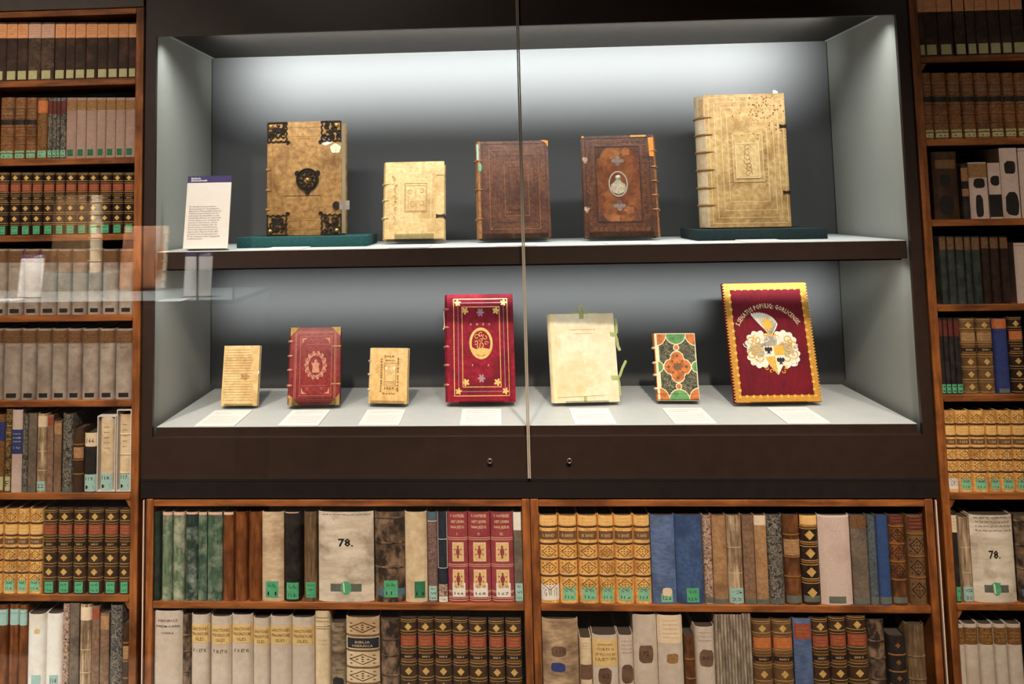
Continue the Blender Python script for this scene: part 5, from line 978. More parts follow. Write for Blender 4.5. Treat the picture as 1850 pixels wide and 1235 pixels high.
blk = box('support_block', 0.480, 0.830, 0.165, 0.385, 0.5803, 0.6095, 'teal_dark', bev=0.003, segs=2); tag(blk, 'flat blackish-green cloth block under the tallest vellum book', 'support block', 'cloth-covered support blocks')

# D1
b = Codex('bound_book', 'small parchment book with handwritten cover, leftmost on the lower shelf', *BK['D1'], 'parchment', None, -1, (), None, 0.1, 0.0016, 'pages_light', group=G_L, sq=0.001)
V = []; F = []
for r_ in range(20):
    z = b.Z(0.075 + 0.044 * r_); x = b.X(0.05); xe = b.X(0.84 if r_ > 1 else 0.78) - rs.uniform(0, 0.008)
    while x < xe:
        l = rs.uniform(0.002, 0.007); n = max(2, int(l / 0.0006)); prev = None
        for i in range(n + 1):
            xx = x + l * i / n; zz = z + (0.0011 if i % 2 else -0.0002) * rs.uniform(0.4, 1.3) + (0.0014 if rs.random() < 0.08 else 0); a = len(V); V += [(xx, -0.0007, zz - 0.00038), (xx, -0.0007, zz + 0.00038)]
            if i: F.append((a - 2, a, a + 1, a - 1))
        x += l + rs.uniform(0.0008, 0.002)
link('handwriting', pydata('handwriting', V, F), 'ink_brown', b.o)['label'] = 'rows of brown ink handwriting'
b.pl('stain', [leaf(b.X(0.62), b.Z(0.52), 0.011, 5, 0, 20, 0.3, 1.3)], 'vellum_big', 0.0003); b.pl('bead', [ell(b.X(1.0), b.Z(0.45), 0.0016, 0.0045, 8)], 'card_white', 0.002)
stand('D1', 'clear acrylic stand under the handwritten parchment book', 0.8, 0.006)

# D2
b = Codex('bound_book', 'red leather book with brass corners and gilt cartouche, lower shelf', *BK['D2'], 'red_leather', None, -1, (0.18, 0.37, 0.55, 0.75, 0.9), 'rose_gilt', 0.2, 0.005, group=G_L, band_wrap=0.007)
for k, (u0, v0, u1, v1, lw) in enumerate(((0.09, 0.05, 0.92, 0.955, 0.0008), (0.115, 0.068, 0.895, 0.938, 0.0012), (0.20, 0.115, 0.83, 0.885, 0.0008))): b.frame('gilt_frame', u0, v0, u1, v1, lw, 'rose_gilt', 0.0004)
for cu, cv in ((0, 0), (1, 0), (0, 1), (1, 1)):
    x = -b.hw - 0.0004 if cu == 0 else b.hw + 0.0004; z = b.h + 0.0004 if cv == 0 else -0.0004; sx = 1 if cu == 0 else -1; sz = -1 if cv == 0 else 1; q = 0.026 if cv == 0 else 0.030
    P = [(x, z), (x + sx * q, z), (x + sx * q * 0.62, z + sz * q * 0.34), (x + sx * q * 0.5, z + sz * q * 0.5), (x + sx * q * 0.34, z + sz * q * 0.62), (x, z + sz * q)]
    c = b.pl('corner_fitting', [P], 'brass_plate', 0.0018, 'brass corner fitting'); b.dome('corner_stud', x + sx * 0.008, z + sz * 0.008, 0.0026, 0.004, 'brass', c)
    x2, z2 = b.X(0.235 if cu == 0 else 0.795), b.Z(0.14 if cv == 0 else 0.86); b.pl('corner_ornament', [[(x2, z2), (x2 + sx * 0.016, z2), (x2 + sx * 0.005, z2 + sz * 0.006), (x2, z2 + sz * 0.018)]], 'rose_gilt', 0.0006)
cx, cz = b.X(0.515), b.Z(0.495)
bm = bmesh.new(); ring_prism(bm, leaf(cx, cz, 0.040, 14, 0, 56, 0.16, 0.82), ell(cx, cz, 0.0205, 0.027, 56), -0.0007, 0.0002); car = link('gilt_cartouche', from_bm('gilt_cartouche', bm), 'rose_gilt', b.o); car['label'] = 'gilt oval cartouche with scrolls'
b.tubes('cartouche_scroll', [spiral(cx + 0.026 * math.cos(a), cz + 0.034 * math.sin(a), 0.0055, 0.0012, a * 3, a * 3 + 6.5, -0.0009, 9) for a in [k * math.pi / 6 for k in range(12)]], 0.0009, 'red_leather', 0.6, None, car)
b.pl('cartouche_figure', [[(cx - 0.010, cz - 0.020), (cx + 0.012, cz - 0.020), (cx + 0.008, cz - 0.004), (cx + 0.012, cz + 0.004), (cx + 0.004, cz + 0.008), (cx + 0.003, cz + 0.016), (cx - 0.003, cz + 0.016), (cx - 0.005, cz + 0.006), (cx - 0.013, cz + 0.008), (cx - 0.008, cz - 0.004)]], 'rose_gilt', 0.0008, None, car)
b.bars('gilt_line', [(0.33, 0.225, 0.78, 0.225), (0.25, 0.755, 0.72, 0.755)], 0.0007, 'rose_gilt'); b.text('15', 0.36, 0.795, 0.007, 'rose_gilt', 0, False); b.text('77', 0.64, 0.795, 0.007, 'rose_gilt', 0, False)
b.clasp(0.25, 0.021, 0.0055, 'brass'); b.clasp(0.735, 0.023, 0.0055, 'brass')
stand('D2', 'clear acrylic stand under the red leather book', 0.86, 0.017)

# D3
b = Codex('bound_book', 'small tan vellum book stamped SOLA and 1557, lower shelf', *BK['D3'], 'vellum_tan', 'vellum_cream', -1, (0.24, 0.48, 0.75), 'vellum_cream', 0.2, 0.0022, group=G_L, sq=0.0015, band_wrap=0.004)
b.text('SOLA', 0.51, 0.155, 0.0062, 'ink_brown', 0, True, 0.030); b.text('ANNO', 0.53, 0.228, 0.0052, 'ink_brown', 0, False, 0.028); b.text('1557', 0.53, 0.728, 0.0055, 'ink_brown', 0, True, 0.028)
b.text('PVTAR BEATOS ET', 0.31, 0.49, 0.0055, 'ink_brown', 90, True, 0.092); b.text('FIDES IVSTIF', 0.745, 0.49, 0.0055, 'ink_brown', -90, True, 0.092); b.text('ICATQ', 0.51, 0.82, 0.0058, 'ink_brown', 180, True, 0.036)
b.frame('stamped_panel', 0.385, 0.275, 0.695, 0.69, 0.0009, 'ink_brown', 0.0004); x0, z0 = b.X(0.54), b.Z(0.46)
b.pl('stamped_arch', [[(x0 - 0.010, z0 - 0.022), (x0 + 0.010, z0 - 0.022), (x0 + 0.010, z0 + 0.006)] + [(x0 + 0.010 * math.cos(t), z0 + 0.006 + 0.010 * math.sin(t)) for t in (0.5, 1.0, 1.57, 2.1, 2.6)] + [(x0 - 0.010, z0 + 0.006)]], 'parchment', 0.0007)
b.pl('stamped_angel', [leaf(x0 + sx * 0.0115, z0 + 0.014, 0.0048, 3, 0.7, 14, 0.5, 0.8) for sx in (-1, 1)], 'paper_white', 0.0006); b.bars('stamped_line', [(0.4, 0.61, 0.68, 0.61), (0.4, 0.635, 0.68, 0.635), (0.4, 0.66, 0.68, 0.66)], 0.0006, 'ink_brown')
b.bars('tooled_line', [(0.02, 0.955, 0.98, 0.955)], 0.001, 'ink_brown')
stand('D3', 'clear acrylic stand under the small stamped vellum book', 0.9, 0.005)

# D4
b = Codex('bound_book', 'bright red velvet book with gilt frames and gold oval', *BK['D4'], 'velvet_red', None, -1, (0.14, 0.31, 0.49, 0.66, 0.84), 'rose_gilt', 0.16, 0.005, group=G_L, band_wrap=0.006)
b.frame('gilt_frame', 0.10, 0.043, 0.915, 0.945, 0.0020, 'gilt', label='gilt outer frame'); b.frame('silver_frame', 0.165, 0.08, 0.855, 0.905, 0.0014, 'silver_line', label='tarnished silver frame'); b.frame('gilt_frame', 0.225, 0.118, 0.795, 0.865, 0.0018, 'gilt', label='gilt inner frame')
for cu, cv in ((0, 0), (1, 0), (0, 1), (1, 1)):
    u = 0.165 if cu == 0 else 0.855; v = 0.083 if cv == 0 else 0.90; b.pl('leaf_ornament', [leaf(b.X(u), b.Z(v), 0.0095, 5, 0.4 + cu + cv, 40, 0.6)], 'gilt', 0.0009)
    u = 0.275 if cu == 0 else 0.74; v = 0.158 if cv == 0 else 0.82; b.pl('leaf_ornament', [leaf(b.X(u), b.Z(v), 0.0105, 5, 2.2 + cu * 1.7 + cv, 40, 0.6)], 'gilt', 0.0009)
for v in (0.175, 0.785): b.pl('silver_fleuron', [leaf(b.X(0.505), b.Z(v), 0.0125, 6, 0, 48, 0.6, 0.85)], 'silver_line', 0.0009)
ox, oz = b.X(0.508), b.Z(0.463)
bm = bmesh.new(); ring_prism(bm, ell(ox, oz, 0.0330, 0.0435, 36), ell(ox, oz, 0.0265, 0.0355, 36), -0.0013, 0.0002); med = link('gilt_oval', from_bm('gilt_oval', bm), 'gilt', b.o); med['label'] = 'gold oval medallion'
b.pl('oval_ground', [[(ox - 0.0262, oz - 0.010), (ox - 0.014, oz - 0.016), (ox + 0.004, oz - 0.012), (ox + 0.024, oz - 0.016), (ox + 0.018, oz - 0.028), (ox, oz - 0.035), (ox - 0.018, oz - 0.028)][::-1]], 'gilt', 0.001, None, med)
b.tubes('oval_figures', [spiral(ox + dx, oz + dz, r0, r1, a, a + 6, -0.0007, 10) for dx, dz, r0, r1, a in ((-0.012, 0.018, 0.008, 0.003, 0), (0.0, 0.024, 0.007, 0.002, 1), (0.012, 0.017, 0.008, 0.003, 2), (-0.014, 0.003, 0.007, 0.002, 4), (0.0, 0.010, 0.006, 0.002, 3), (0.0, -0.004, 0.008, 0.002, 5), (0.015, 0.0, 0.006, 0.002, 0), (-0.006, -0.010, 0.006, 0.001, 2))], 0.0012, 'gilt', 0.7, None, med)
for t, u in zip('KHZC', (0.365, 0.455, 0.545, 0.635)): b.text(t, u, 0.285, 0.0055, 'gilt_pale')
for t, u in (('7', 0.375), ('8', 0.61)): b.text(t, u, 0.665, 0.0055, 'gilt_pale')
b.tubes('marker_ribbon', [[(-b.hw - 0.006, 0.012, b.Z(0.13)), (-b.hw - 0.009, 0.006, b.Z(0.18)), (-b.hw - 0.007, 0.004, b.Z(0.26)), (-b.hw - 0.007, 0.003, b.Z(0.31)), (-b.hw - 0.011, 0.002, b.Z(0.33))]], 0.0016, 'gilt_pale', 0.5)
stand('D4', 'clear acrylic stand under the bright red velvet book', 0.66, 0.004)

# D5
b = Codex('bound_book', 'ivory vellum book with green ribbon ties, lower shelf', *BK['D5'], 'vellum_ivory', 'vellum_ivory', -1, (), None, 0.3, 0.0022, 'parchment', group=G_L, sq=0.002)
b.frame('tooled_frame', 0.08, 0.17, 0.92, 0.93, 0.0008, 'vellum_line', 0.0003); b.frame('tooled_frame', 0.22, 0.18, 0.74, 0.8, 0.0008, 'vellum_line', 0.0003); b.bars('tooled_line', [(0.05, 0.94, 0.78, 0.925)], 0.0009, 'vellum_dark')
for v, a, c in ((0.185, 0.28, 0.68), (0.23, 0.36, 0.64)):
    P = []; u = a
    while u < c: l = rs.uniform(0.01, 0.035); P.append((u, v + rs.uniform(-0.004, 0.004), u + l, v + rs.uniform(-0.004, 0.004))); u += l + 0.008
    b.bars('faded_title', P, 0.0018 if v < 0.2 else 0.0012, 'ink_red', 0.0002)
def rib(name, pts, wd=0.0042): return b.tubes(name, [pts], wd, 'ribbon', 0.22, 'green silk ribbon tie')
xr = b.X(0.50)
c = b.pl('ribbon_tab', [[(b.X(0.46), b.Z(0.062)), (b.X(0.53), b.Z(0.062)), (b.X(0.535), b.Z(0.0)), (b.X(0.46), b.Z(0.0))]], 'ribbon', 0.0008)
rib('ribbon_tie', [(xr, -0.001, b.h), (xr - 0.006, -0.002, b.h + 0.008), (xr - 0.007, -0.004, b.h + 0.017), (xr - 0.001, -0.005, b.h + 0.022), (xr + 0.006, -0.004, b.h + 0.017), (xr + 0.006, -0.001, b.h + 0.006), (xr + 0.002, 0.002, b.h + 0.001)], 0.003)
rib('ribbon_tie', [(xr - 0.028, 0.004, b.h + 0.0012), (xr - 0.01, 0.002, b.h + 0.002), (xr + 0.012, 0.0, b.h + 0.004), (xr + 0.03, 0.002, b.h + 0.001), (xr + 0.045, 0.005, b.h + 0.0012)], 0.0026)
for v in (0.245, 0.735): b.pl('ribbon_tab', [[(b.X(0.93) if v < 0.5 else b.X(0.9), b.Z(v + 0.024)), (b.hw + 0.001, b.Z(v + 0.028)), (b.hw + 0.001, b.Z(v - 0.022)), (b.X(0.92) if v < 0.5 else b.X(0.89), b.Z(v - 0.026))]], 'ribbon', 0.0008)
rib('ribbon_tie', [(b.hw + 0.001, 0.004, b.Z(0.245)), (b.hw + 0.006, 0.004, b.Z(0.22)), (b.hw + 0.007, 0.006, b.Z(0.13)), (b.hw + 0.006, 0.007, b.Z(0.06))])
rib('ribbon_tie', [(b.hw + 0.001, 0.003, b.Z(0.25)), (b.hw + 0.005, 0.003, b.Z(0.3)), (b.hw + 0.007, 0.004, b.Z(0.38)), (b.hw + 0.012, 0.004, b.Z(0.43))])
rib('ribbon_tie', [(b.hw + 0.001, 0.003, b.Z(0.735)), (b.hw + 0.006, 0.002, b.Z(0.71)), (b.hw + 0.014, 0.0, b.Z(0.63)), (b.hw + 0.026, 0.0, b.Z(0.545))], 0.0036)
rib('ribbon_tie', [(b.hw + 0.001, 0.004, b.Z(0.745)), (b.hw + 0.003, 0.004, b.Z(0.80)), (b.hw + 0.002, 0.004, b.Z(0.87)), (b.hw + 0.004, 0.004, b.Z(0.93))], 0.0032)
b.pl('ribbon_tab', [[(b.X(0.45), b.Z(0.99)), (b.X(0.5), b.Z(0.99)), (b.X(0.505), b.Z(0.935)), (b.X(0.455), b.Z(0.935))]], 'ribbon', 0.0008)
b.pl('cover_fold', [[(-b.hw, 0), (-b.hw + 0.010, 0), (-b.hw + 0.010, b.h), (-b.hw, b.h)]], 'vellum_line', 0.0007)
stand('D5', 'clear acrylic stand under the ivory vellum book', 0.66, 0.005)

# D6
b = Codex('bound_book', 'small painted book with green half-circles and orange centre', *BK['D6'], 'cream_paint', 'orange_paint', -1, (0.22, 0.44, 0.62, 0.82), 'cream_paint', 0.22, 0.0022, 'pages_light', group=G_L, sq=0.0015, band_wrap=0.003)
X0, X1, Z0, Z1 = b.X(0.06), b.X(0.985), b.Z(0.985), b.Z(0.012)
def clampP(P):
    Q = []
    for x, z in P:
        q = (min(max(x, X0), X1), min(max(z, Z0), Z1))
        if not Q or (abs(q[0] - Q[-1][0]) + abs(q[1] - Q[-1][1])) > 1e-5: Q.append(q)
    if len(Q) > 2 and abs(Q[0][0] - Q[-1][0]) + abs(Q[0][1] - Q[-1][1]) < 1e-5: Q.pop()
    return Q
b.panel('leaf_field', 0.10, 0.03, 0.975, 0.97, 'leaf_paint', 0.0003, 'dark painted leaf ground')
xc, zc = (X0 + X1) / 2, b.Z(0.50)
def disc(nm, x, z, rx, rz, mat, lab=None):
    b.pl('painted_border', [clampP(ell(x, z, rx + 0.0024, rz + 0.0024, 40))], 'cream_paint', 0.0006); b.pl(nm, [clampP(ell(x, z, rx, rz, 40))], mat, 0.0009, lab)
for z in (Z0, Z1): disc('painted_half_circle', xc, z, 0.0265, 0.027, 'green_paint', 'green painted half-circle')
for x in (X0, X1): disc('painted_half_circle', x, zc, 0.0125, 0.0135, 'green_paint', 'small green painted half-circle')
for x in (X0, X1):
    for z in (Z0, Z1): disc('painted_corner', x, z, 0.024, 0.030, 'orange_paint', 'orange painted corner')
for z in (zc + 0.0525, zc - 0.0525): disc('painted_roundel', xc, z, 0.0062, 0.0065, 'orange_paint')
def quatre(k):
    P = []
    for t in [2 * math.pi * i / 72 for i in range(72)]:
        c, s_ = abs(math.cos(t)), abs(math.sin(t)); r = 0.0285 + 0.0085 * max(0, c ** 6) + 0.0125 * max(0, s_ ** 6) - 0.0035 * (1 if 0.52 < c < 0.80 else 0)
        P.append((xc + (r + k) * math.cos(t) * 0.98, zc + (r + k) * math.sin(t)))
    return P
b.pl('painted_border', [quatre(0.0028)], 'cream_paint', 0.0007); b.pl('painted_quatrefoil', [quatre(0)], 'orange_paint', 0.0010, 'orange painted quatrefoil')
b.pl('quatrefoil_heart', [leaf(xc, zc, 0.0135, 8, 0, 48, 0.45)] + [leaf(xc + 0.026 * math.cos(a) * 0.95, zc + 0.030 * math.sin(a), 0.0052, 4, 0, 20, 0.4) for a in (0, 1.57, 3.14, 4.71)] + [leaf(xc + 0.019 * math.cos(a), zc + 0.021 * math.sin(a), 0.004, 4, 0, 16, 0.4) for a in (0.785, 2.356, 3.927, 5.498)], 'label_darkbrown', 0.0012)
for v0, v1 in ((0.23, 0.43), (0.63, 0.81)):
    V = []; F = []
    for k in range(1, 10):
        x, y = b.arc(k, 0.0004); V += [(x, y, b.Z(v1)), (x, y, b.Z(v0))]
        if k > 1: a = len(V); F.append((a - 4, a - 2, a - 1, a - 3))
    link('spine_panel', pydata('spine_panel', V, F), 'label_black', b.o)
b.bars('cover_string', [(0.0, 0.895, 0.99, 0.895)], 0.0005, 'label_darkbrown', 0.0016)
stand('D6', 'clear acrylic stand under the small painted book', 0.98, 0.005)

# D7
b = Codex('bound_book', 'largest crimson velvet book with gold lace border and embroidered arms', *BK['D7'], 'velvet_deep', None, -1, (), None, 0.1, 0.004, group=G_L)
bm = bmesh.new(); lw = 0.0195; x0, x1, z0, z1 = -b.hw + 0.002, b.hw - 0.002, 0.002, b.h - 0.002
ring_prism(bm, [(x0, z0), (x1, z0), (x1, z1), (x0, z1)], [(x0 + lw * 0.8, z0 + lw * 0.9), (x1 - lw * 0.8, z0 + lw * 0.9), (x1 - lw * 0.8, z1 - lw * 0.9), (x0 + lw * 0.8, z1 - lw * 0.9)], -0.0014, 0.0003)
lace = link('lace_border', from_bm('lace_border', bm), 'lace_ground', b.o); lace['label'] = 'gold lace border'
P = []
nx, nz = 11, 15
for i in range(nx + 1):
    for z in (z0 + lw * 0.78, z1 - lw * 0.78): P.append(leaf(x0 + 0.012 + (x1 - x0 - 0.024) * i / nx, z, 0.0048, 5, i, 20, 0.35))
for i in range(1, nz):
    for x in (x0 + lw * 0.68, x1 - lw * 0.68): P.append(leaf(x, z0 + 0.012 + (z1 - z0 - 0.024) * i / nz, 0.0048, 5, i, 20, 0.35))
b.pl('lace_rosettes', P, 'gold_thread', 0.0024, 'gold lace rosettes', lace)
bm = bmesh.new()
for k in range(40):
    z = z0 + (z1 - z0) * (k + 0.5) / 40
    for sx in (-1, 1): bm_box(bm, sx * b.hw - 0.0014, sx * b.hw + 0.0014, -0.0008, 0.0030, z - 0.0016, z + 0.0016)
link('lace_fringe', from_bm('lace_fringe', bm), 'gold_thread', lace)
K = 0.000362; cx0 = b.X(0.5)
def q(x, y): return (cx0 + (x - 440) * K, (1005 - y) / 925 * b.h)   # coordinates read off the embroidered arms
txt = 'S.SENATUS POPULIQ: GORLICENSIS.'
Rr = 262 * K; cc = q(434, 540); a0, a1 = R(153), R(27)
V = []; F = []
wid = []
for ch in txt:
    if ch == ' ': wid.append(0.33); continue
    V2, F2 = text2d(ch, 'LEFT', True); wid.append(max(p[0] for p in V2) - min(p[0] for p in V2) + 0.10)
tot = sum(wid); pos = 0
for ch, wd in zip(txt, wid):
    if ch != ' ':
        V2, F2 = text2d(ch, 'LEFT', True); xm = min(p[0] for p in V2); a = a0 + (a1 - a0) * (pos + wd / 2) / tot; k = (Rr * (a0 - a1)) / tot; kz = 0.0125 / 0.70; n0 = len(V)
        for x, z in V2:
            lx = (x - xm - (wd - 0.1) / 2) * k; lz = z * kz; rr = Rr + lz - 0.004; V.append((cc[0] + rr * math.cos(a) + lx * math.sin(a), -0.0016, cc[1] + rr * math.sin(a) - lx * math.cos(a)))
        F += [tuple(n0 + i for i in f) for f in F2]
    pos += wd
link('embroidered_lettering', pydata('embroidered_lettering', V, F), 'gilt_pale', b.o)['label'] = 'arched gold embroidered lettering'
man = b.pl('embroidered_mantling', [leaf(*q(345, 560), 0.037, 11, 0.2, 66, 0.16, 1.05), leaf(*q(530, 560), 0.037, 11, 0.9, 66, 0.16, 1.05), leaf(*q(345, 645), 0.036, 11, 0.5, 66, 0.16, 1.05), leaf(*q(545, 645), 0.036, 11, 0.1, 66, 0.16, 1.05)], 'silver_thread', 0.0022, 'cream embroidered mantling')
T = []
for x, y, r_, a in ((285, 540, 30, 0), (335, 525, 30, 2), (310, 590, 28, 4), (285, 640, 32, 1), (340, 660, 32, 3), (560, 530, 30, 5), (600, 560, 28, 2), (560, 600, 26, 0), (600, 640, 30, 4), (550, 670, 32, 1), (370, 600, 22, 2), (510, 580, 22, 4)): T.append(spiral(*q(x, y), r_ * K * 1.25, r_ * K * 0.2, a, a + 8, -0.0026, 18))
b.tubes('mantling_scrolls', T, 0.0015, 'gold_thread', 0.6, None, man)
T = []
for x, y, r_, a in ((255, 560, 26, 3), (300, 700, 30, 0), (620, 600, 26, 1), (590, 700, 28, 5), (400, 520, 24, 3), (480, 515, 22, 0)): T.append(spiral(*q(x, y), r_ * K * 1.2, r_ * K * 0.25, a, a + 7, -0.0028, 16))
b.tubes('mantling_cords', T, 0.0014, 'silver_thread', 0.7, None, man)
wing = []; wo = q(445, 500)
for k in range(13):
    a = R(128 - k * 5.6); L = (222 - k * 9.2) * K; c, sn = math.cos(a), math.sin(a); wd = 0.0037
    P = [(0.02 * L, -wd * 0.3), (0.6 * L, -wd), (0.93 * L, -wd * 0.9), (L, 0), (0.93 * L, wd * 0.9), (0.6 * L, wd), (0.02 * L, wd * 0.3)]
    wing.append([(wo[0] + x * c - z * sn, wo[1] + x * sn + z * c) for x, z in P])
crest = b.pl('embroidered_wing', wing, 'silver_thread', 0.0026, 'cream embroidered wing crest'); b.pl('wing_lion', [leaf(*q(425, 410), 0.0185, 7, 0.4, 42, 0.4, 0.8)], 'gold_thread', 0.0032, None, crest)
b.pl('embroidered_helmet', [ell(*q(433, 540), 0.0175, 0.020, 20)], 'silver_relief', 0.0034, 'silver embroidered helmet'); b.pl('helmet_crown', [[q(385, 500), q(480, 500), q(478, 482), q(462, 494), q(448, 478), q(433, 494), q(418, 478), q(404, 494), q(388, 480)]], 'gold_thread', 0.0038)
sh = [q(372, 580), q(520, 575), q(528, 650), q(510, 720), q(463, 798), q(410, 730), q(378, 655)]
sd = b.pl('embroidered_shield', [sh[::-1] if False else sh], 'silver_thread', 0.0038, 'quartered embroidered shield'); b.pl('shield_quarter', [[q(450, 578), q(520, 575), q(528, 645), q(452, 648)], [q(382, 660), q(452, 655), q(463, 795), q(412, 728)]], 'gold_thread', 0.0043, None, sd)
def eagle(x, y, m=1.0):
    cxx, czz = q(x, y); P = [(0, 15), (-5, 9), (-12, 14), (-17, 5), (-13, -6), (-6, -3), (-5, -11), (-9, -17), (0, -13), (9, -17), (5, -11), (6, -3), (13, -6), (17, 5), (12, 14), (5, 9)]
    return [(cxx + a_ * K * 1.75 * m, czz + b_ * K * 1.75 * m) for a_, b_ in P]
b.pl('shield_eagle', [eagle(409, 608)], 'label_black', 0.0050, 'black embroidered eagle', sd); b.pl('shield_eagle', [eagle(492, 690)], 'label_black', 0.0050, 'black embroidered eagle', sd)
b.tubes('embroidered_tassels', [spiral(*q(x, y), 0.006, 0.002, a, a + 5, -0.0016, 10) for x, y, a in ((415, 770, 0), (385, 745, 2), (510, 770, 3), (535, 745, 1), (522, 735, 4))], 0.0013, 'gold_thread', 0.7)
stand('D7', 'clear acrylic stand under the largest crimson velvet book', 0.66, 0.004)

# ------------------------------------------------------------------ caption cards
def card(xm, ya, yb, wd, z, label, sh=0.0):
    c = tag(empty('caption_card', (xm, (ya + yb) / 2, z + 0.0004)), label, 'caption card', 'white caption cards'); hy = (yb - ya) / 2
    bm = bmesh.new(); vs = [(-wd / 2, -hy), (wd / 2, -hy), (wd / 2 + sh, hy), (-wd / 2 + sh, hy)]
    a = [bm.verts.new((x, y, 0.002)) for x, y in vs]; d = [bm.verts.new((x, y, 0)) for x, y in vs]; bm.faces.new(a); bm.faces.new(d[::-1]); [bm.faces.new((d[i], d[(i + 1) % 4], a[(i + 1) % 4], a[i])) for i in range(4)]
    link('card', from_bm('card', bm), 'card_white', c)
    V = []; F = []
    for r_ in range(8):
        if r_ == 2: continue
        y = hy * (0.72 - r_ * 0.2); x = -wd * 0.38; xe = wd * (0.05 if r_ == 1 else 0.36)
        while x < xe: l = random.uniform(0.002, 0.008); n0 = len(V); V += [(x, y, 0.0022), (x + l, y, 0.0022), (x + l, y + 0.0022, 0.0022), (x, y + 0.0022, 0.0022)]; F.append((n0, n0 + 1, n0 + 2, n0 + 3)); x += l + 0.0012
    link('printed_lines', pydata('printed_lines', V, F), 'ink_faint', c)
for xm, t in ((-0.813, 'handwritten parchment book'), (-0.593, 'red leather book'), (-0.383, 'small stamped vellum book'), (-0.120, 'bright red velvet book'), (0.172, 'ivory vellum book'), (0.423, 'small painted book'), (0.703, 'crimson velvet book')):
    card(xm, 0.014, 0.186, 0.106, SZ_L, 'white caption card lying in front of the ' + t)
for xm, t in ((-0.640, 'metal-cornered book'), (-0.300, 'small cream pigskin book'), (-0.016, 'brown calf book'), (0.275, 'portrait medallion book'), (0.632, 'tallest vellum book')):
    card(xm, 0.024, 0.155, 0.106, SZ_U, 'white caption card lying in front of the ' + t)

# ------------------------------------------------------------------ information panel
HEAD = ('Einbände', '\u00bbInternational\u00ab')
BODY = ['Die über Jahrhunderte gewachsene', 'Büchersammlung der Oberlausitzischen', 'Bibliothek der Wissenschaften besitzt eine', 'Vielzahl besonderer Einbände. Ihre Her-', 'kunft spiegelt das wirtschaftliche, soziale', 'und kulturelle Netzwerk der Stadt Görlitz', 'und ihrer Bürger an der Schnittstelle der', 'historischen Länder Böhmen, Sachsen,', 'Brandenburg und Schlesien wider. Ge-', 'legentlich fanden auch Buchbindearbei-', 'ten aus weit entfernteren Ländern und', 'Regionen ihren Weg nach Görlitz. Allen', 'gemeinsam ist die beeindruckende Viel-', 'falt der verwendeten Motive, Bezugsstoffe', 'und Bindetechniken.']
def info(label, loc, rot, w_, h_, head, body, z0=0.47, st=0.0315):
    r = tag(empty('information_panel', loc, rot), label, 'information panel'); t = 0.0035
    box('panel_board', -w_ / 2, w_ / 2, 0, t, 0, h_ * 0.905, 'panel_white', r); box('panel_header', -w_ / 2, w_ / 2, 0, t, h_ * 0.905, h_, 'panel_purple', r)
    def ln(s, x, z, size, mat, bold):
        V2, F2 = text2d(s, 'LEFT', bold); link('lettering', pydata('lettering', [(x + a * size, -0.0004, z + c * size) for a, c in V2], F2), mat, r)
    for i, s in enumerate(head): ln(s, -w_ * 0.42, h_ * (0.955 - 0.03 * i), 0.0074, 'card_white', True)
    for i, s in enumerate(body): ln(s, -w_ * 0.42, h_ * (0.565 - st * i), 0.0052, 'ink', False)
    box('panel_foot', -w_ / 2 + 0.004, w_ / 2 - 0.004, t, t + 0.03, 0.0, 0.003, 'panel_white', r)
    return r
info('white information panel with purple header at left end of upper shelf', (-0.850, 0.046, SZ_U + 0.0066), (-R(10.5), 0, 0), 0.122, 0.199, HEAD, BODY)
# ------------------------------------------------------------------ glass vitrine standing to the left in the room (seen mirrored in the panes)
MIRY = GY0
def mirrored(px, py, z):
    """real place of a thing whose mirror image stands at that pixel, standing at height z"""
    d = RIGHT * ((px - CX) / FPX) + DOWN * ((py - CY) / FPX) + FWD
    p = CAMPOS + d * ((z - CAMPOS.z) / d.z); return Vector((p.x, 2 * MIRY - p.y, z))
def mirrored_d(px, py, yv):
    p = wall_pt(px, py, yv); return Vector((p.x, 2 * MIRY - yv, p.z))
VZ = mirrored_d(355, 538, 1.70).z
VX1 = mirrored_d(440, 500, 1.75).x; VX0 = VX1 - 1.55; VYF = -1.62; VYB = -2.22; VH = 0.94
M('vitrine_grey', (150, 146, 144), (158, 154, 152), 20, 0.7, 0)
M('vitrine_floor', (84, 88, 86), (92, 96, 94), 20, 0.6, 0)
vit = tag(empty('vitrine', ((VX0 + VX1) / 2, (VYF + VYB) / 2, -1.15)), 'free-standing glass vitrine mirrored in the left glass panes', 'display case')
def vp(nm, *a):
    o = box(nm, *a); o.parent = vit; o.location -= vit.location; return o
vp('plinth', VX0, VX1, VYB, VYF, -1.148, VZ - 0.02, 'vitrine_grey'); vp('floor_plate', VX0, VX1, VYB, VYF, VZ - 0.0195, VZ, 'vitrine_floor'); vp('hood_top', VX0, VX1, VYB, VYF, VZ + VH, VZ + VH + 0.05, 'teal_dark')
for x in (VX0, mirrored_d(357, 500, 1.62).x, VX1 - 0.008): vp('corner_post', x, x + 0.008, VYF - 0.008, VYF, VZ, VZ + VH, 'case_dark')
vp('glass_side', VX1 - 0.005, VX1, VYB, VYF - 0.009, VZ, VZ + VH, 'glass'); vp('glass_side', VX0, VX0 + 0.005, VYB, VYF - 0.009, VZ, VZ + VH, 'glass')
area('vitrine_strip', ((VX0 + VX1) / 2, VYF - 0.10, VZ + VH - 0.005), ((VX0 + VX1) / 2, VYF - 0.16, VZ), 1.3, 0.03, 120, COOL, 120)
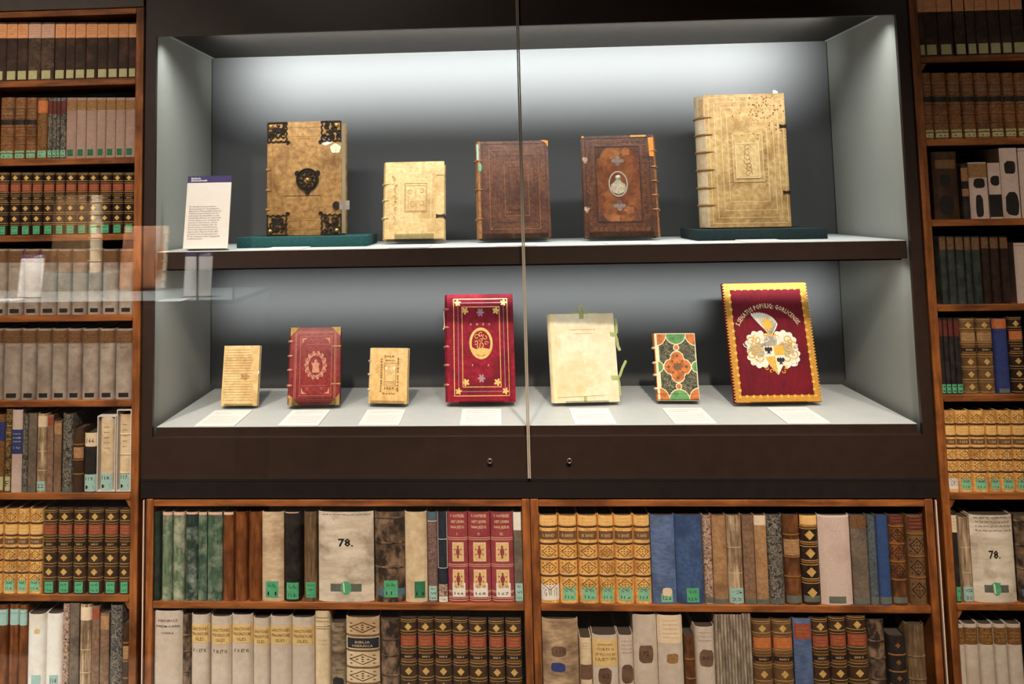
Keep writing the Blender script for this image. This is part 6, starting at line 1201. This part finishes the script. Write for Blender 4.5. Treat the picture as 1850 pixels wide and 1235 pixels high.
p = mirrored(355, 537, VZ); info('white information panel inside the mirrored vitrine, nearer its right end', (p.x, p.y, VZ + 0.0052), (-R(8), 0, math.pi), 0.128, 0.20, HEAD, BODY)
p = mirrored(50, 539, VZ); info('white information panel inside the mirrored vitrine, at far left', (p.x, p.y, VZ + 0.0052), (-R(8), 0, math.pi + R(6)), 0.12, 0.20, HEAD, BODY)
p = mirrored(252, 526, VZ)
BK['V1'] = (p.x, p.y, VZ + 0.0165, 0.215, 0.315, 0.05, 13, 176.0)
b = Codex('bound_book', 'reddish brown leather book mirrored left of the information panel', *BK['V1'], 'leather_warm', 'vellum_cream', -1, (0.12, 0.27, 0.43, 0.58, 0.73, 0.88), 'vellum_cream', 0.22, 0.005)
b.frame('tooled_frame', 0.1, 0.06, 0.92, 0.94, 0.0014, 'leather_dark2'); stand('V1', 'clear acrylic stand under the mirrored brown book', 0.7, 0.012)
p = mirrored(140, 522, VZ)
blk = box('support_block', p.x - 0.23, p.x + 0.20, p.y - 0.14, p.y + 0.12, VZ + 0.0003, VZ + 0.085, 'teal_cloth', bev=0.003); tag(blk, 'teal cloth block under the tall mirrored book', 'support block', 'cloth-covered support blocks')
b = Codex('bound_book', 'tall pale-spined book mirrored in front of the left bookcase', p.x - 0.02, p.y + 0.05, VZ + 0.0875, 0.25, 0.40, 0.085, 1.0, 196.0, 'leather_brown2', 'vellum_cream', -1, (0.1, 0.25, 0.4, 0.55, 0.7, 0.85), 'vellum_cream', 0.3, 0.006, band_wrap=0.016)
b.frame('tooled_frame', 0.1, 0.06, 0.92, 0.94, 0.0014, 'leather_dark2'); b.frame('tooled_frame', 0.3, 0.2, 0.72, 0.8, 0.0014, 'leather_dark2')
b.pl('corner_fitting', [leaf(b.X(u), b.Z(v), 0.022, 6, 0, 36, 0.4) for u in (0.08, 0.92) for v in (0.06, 0.94)], 'dark_metal', 0.002, 'dark metal corner fittings')
for px_ in (318, 20):
    p = mirrored(px_, 541, VZ); c0 = p.x
    card(p.x, p.y - 0.02, p.y + 0.10, 0.11, VZ, 'white caption card mirrored beside the %s information panel' % ('right-hand' if px_ > 100 else 'far left'))
